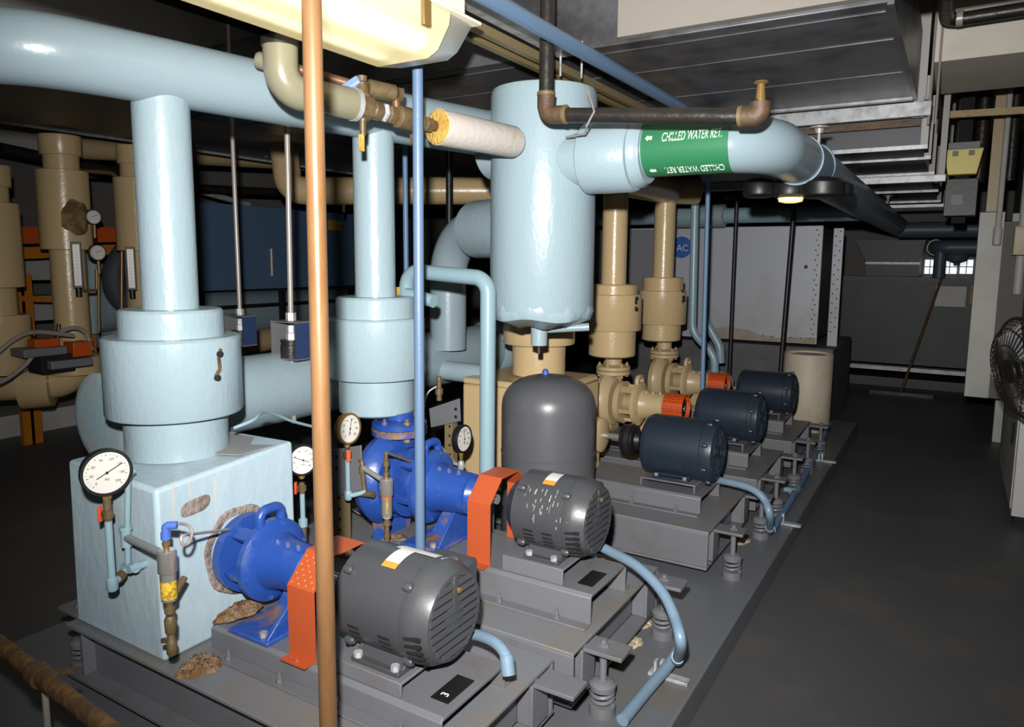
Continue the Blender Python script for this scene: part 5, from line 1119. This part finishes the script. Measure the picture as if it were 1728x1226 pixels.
# white panel column and cabinets along the right wall
t = T('white_wall_panel', (.3, 7.5, .5), 'tall plain white panel at the far right', 'panel')
O('panel', M().box(.138, .318, 7.40, 7.55, .50, 2.08), WHT, t, bev=.004); O('side', M().box(.3185, .499, 7.42, 7.54, .50, 2.0), WAL, t)
tag(O('tan_column', M().box(.18, .29, 7.41, 7.52, 2.085, 3.4), TAND), 'tan column stub above the tall white panel', 'column')
p = AY(1690, 320, 7.3); tag(O('hanging_tube', M().lathe((p.x, 7.3, 1.80), (0, 0, 1), [(0, .02), (.01, .032), (.14, .032), (.16, .022), (1.55, .022)], 16), WHT), 'whitish tube hanging in front of the tall white panel', 'tube')
tag(O('white_post', M().box(.40, .47, 8.0, 8.12, .0, 2.1), WHT, bev=.004), 'narrow white post between the wall panel and the fan', 'post')
tag(O('wall_conduit', M().cyl((.45, 7.4, 1.4), (.45, 7.4, 3.4), .035, n=14), WHT), 'pale conduit on the right wall above the fan', 'conduit')
t = T('junction_box', (.42, 7.2, 1.75), 'small cream box on the right wall conduit', 'box')
O('box', M().box(.38, .46, 7.14, 7.26, 1.72, 1.95), mat('cream_box', 'b49a6e', .5), t, bev=.004); O('cover', M().box(.39, .45, 7.136, 7.1395, 1.74, 1.93), WHC, t)
t = T('wall_cabinet', (.6, 5.9, 0), 'pale cabinet at the right edge below the fan', 'cabinet')
O('body', M().box(.41, .72, 5.46, 6.9, .06, .98), WHT, t, bev=.005); O('door', M().box(.402, .4098, 5.50, 6.2, .10, .94), WHT, t, bev=.003); O('plinth', M().box(.43, .72, 5.50, 6.88, 0, .0598), DRK, t)
O('handle', M().cyl((.39, 5.6, .5), (.39, 5.6, .64), .008, n=8).box(.39, .4018, 5.595, 5.605, .51, .52).box(.39, .4018, 5.595, 5.605, .62, .63), BLK, t)
ST('wall_right_facing', M().box(.50, .62, 4.2, 8.9, .0, 1.9), WAL)
# caged fan
fcn = AY(1738, 622, 4.6); fn = V((-.88, -.38, -.16)).normalized()
t = T('wall_fan', fcn, 'black wire-caged fan on the right wall', 'fan')
R0 = .27
e_a = V((0, 0, 1)).cross(fn).normalized(); e_b = fn.cross(e_a)
for k in range(44):
    a = 2*PI*k/44; e = e_a*math.cos(a)+e_b*math.sin(a)
    O('cage_wire', M().tube([fcn+fn*.10+e*.06, fcn+fn*.105+e*.14, fcn+fn*.085+e*.22, fcn+fn*.03+e*R0, fcn-fn*.05+e*R0*.9, fcn-fn*.09+e*.12], .0028, 0, 6), BLM, t)
for d_, rr_, wd in ((.10, .06, .006), (.105, .14, .003), (.085, .22, .003), (.03, R0, .008), (-.05, R0*.9, .005)): O('cage_ring', M().torus(fcn+fn*d_, fn, rr_, wd, 40, 6), BLM, t)
O('hub', M().lathe(fcn+fn*.02, fn, [(0, .05), (.05, .045), (.06, .02)], 20), BLM, t); O('badge', M().lathe(fcn+fn*.10, fn, [(0, .06), (.006, .055)], 24), BLK, t)
for k in range(3):
    a = 2*PI*k/3; m = M(); e = e_a*math.cos(a)+e_b*math.sin(a); f = fn.cross(e)
    m.add([fcn+fn*.03+e*.04-f*.03, fcn+fn*.05+e*.05+f*.03, fcn+fn*.06+e*.22+f*.09, fcn+fn*.01+e*.22-f*.08, fcn+fn*.026+e*.04-f*.03, fcn+fn*.046+e*.05+f*.03, fcn+fn*.056+e*.22+f*.09, fcn+fn*.006+e*.22-f*.08], [(0, 1, 2, 3), (7, 6, 5, 4), (0, 4, 5, 1), (1, 5, 6, 2), (2, 6, 7, 3), (3, 7, 4, 0)])
    O('blade', m, ZNC, t)
O('motor', M().lathe(fcn-fn*.2, fn, [(0, .04), (.02, .07), (.14, .075), (.18, .05)], 24), BLM, t)
O('bracket', M().bar(fcn-fn*.12, V((.5, fcn.y+.3, fcn.z-.12)), .04, .02).bar(fcn-fn*.02-V((0, 0, R0)), fcn-fn*.14, .03, .012), BLM, t)
# emergency light on a dark box
p = AY(1625, 272, 7.0); 
t = T('emergency_light', p, 'yellow emergency light high on the far right', 'light')
O('yellow_body', M().prism([(p.x-.10, p.z-.11), (p.x+.10, p.z-.11), (p.x+.135, p.z+.09), (p.x-.135, p.z+.09)], 'y', 6.93, 7.05), YLW, t, bev=.006)
O('grey_cap', M().box(p.x-.11, p.x+.11, 6.94, 7.05, p.z+.0902, p.z+.145), GRD, t, bev=.005)
for s in (-1, 1): O('lamp_window', M().box(p.x+s*.055-.02, p.x+s*.055+.02, 6.924, 6.9295, p.z+.035, p.z+.075), GRD, t, bev=.004)
t = T('dark_control_box', (p.x, 7.12, 2.0), 'dark box with grey smudge under the yellow emergency light', 'box')
O('box', M().box(p.x-.11, p.x+.12, 7.0, 7.15, 2.03, 2.33), BLK, t, bev=.006); O('label', M().box(p.x-.06, p.x+.02, 6.996, 6.9995, 2.12, 2.2), GRD, t)
tag(O('mounting_channel', M().box(p.x-.05, p.x+.05, 7.152, 7.2, 1.98, 3.4), DRK), 'dark mounting channel behind the emergency light', 'channel')
a, b = AY(1597, 194, 6.6), AY(1745, 185, 6.6); tag(O('brown_angle', M().bar(a, b, .03, .05), STR), 'brown angle bar crossing above the emergency light', 'bar')
for k, px in enumerate((1622, 1640, 1662, 1690, 1715)):
    q = AY(px, 170, 7.6+.2*(k % 2)); lab = ('dark upright pipe above the emergency light, leftmost of five', 'dark upright pipe second from left above the emergency light', 'dark thick upright pipe, middle of five above the brown bar', 'dark upright pipe second from right above the brown bar', 'dark upright pipe nearest the right edge above the brown bar')[k]
    tag(O('dark_pipe', M().cyl((q.x, q.y, 2.35), (q.x, q.y, 3.4), (.03, .04, .055, .035, .045)[k], n=14), BLM), lab, 'pipe', 'dark uprights by the emergency light')
t = T('ceiling_conduit_loop', AZ(1610, 38, 2.93), 'dark conduit corner on the pale ceiling at the top right', 'conduit')
a, b, c = AZ(1596, -60, 2.93), AZ(1597, 36, 2.93), AZ(1800, 4, 2.93); O('conduit', M().tube([a, b, c], .035, .08, 16), BLM, t)
O('strap', M().lathe(AZ(1622, 31, 2.93)-V((.02, 0, 0)), c-b, [(0, .04), (.03, .04)], 16), ZNR, t)
tag(O('ceiling_anchor', M().lathe(AZ(1677, 40, 2.999)-V((0, 0, .03)), (0, 0, 1), [(0, .02), (.03, .03)], 12), DUG), 'small grey anchor stud in the ceiling at the far right', 'stud')
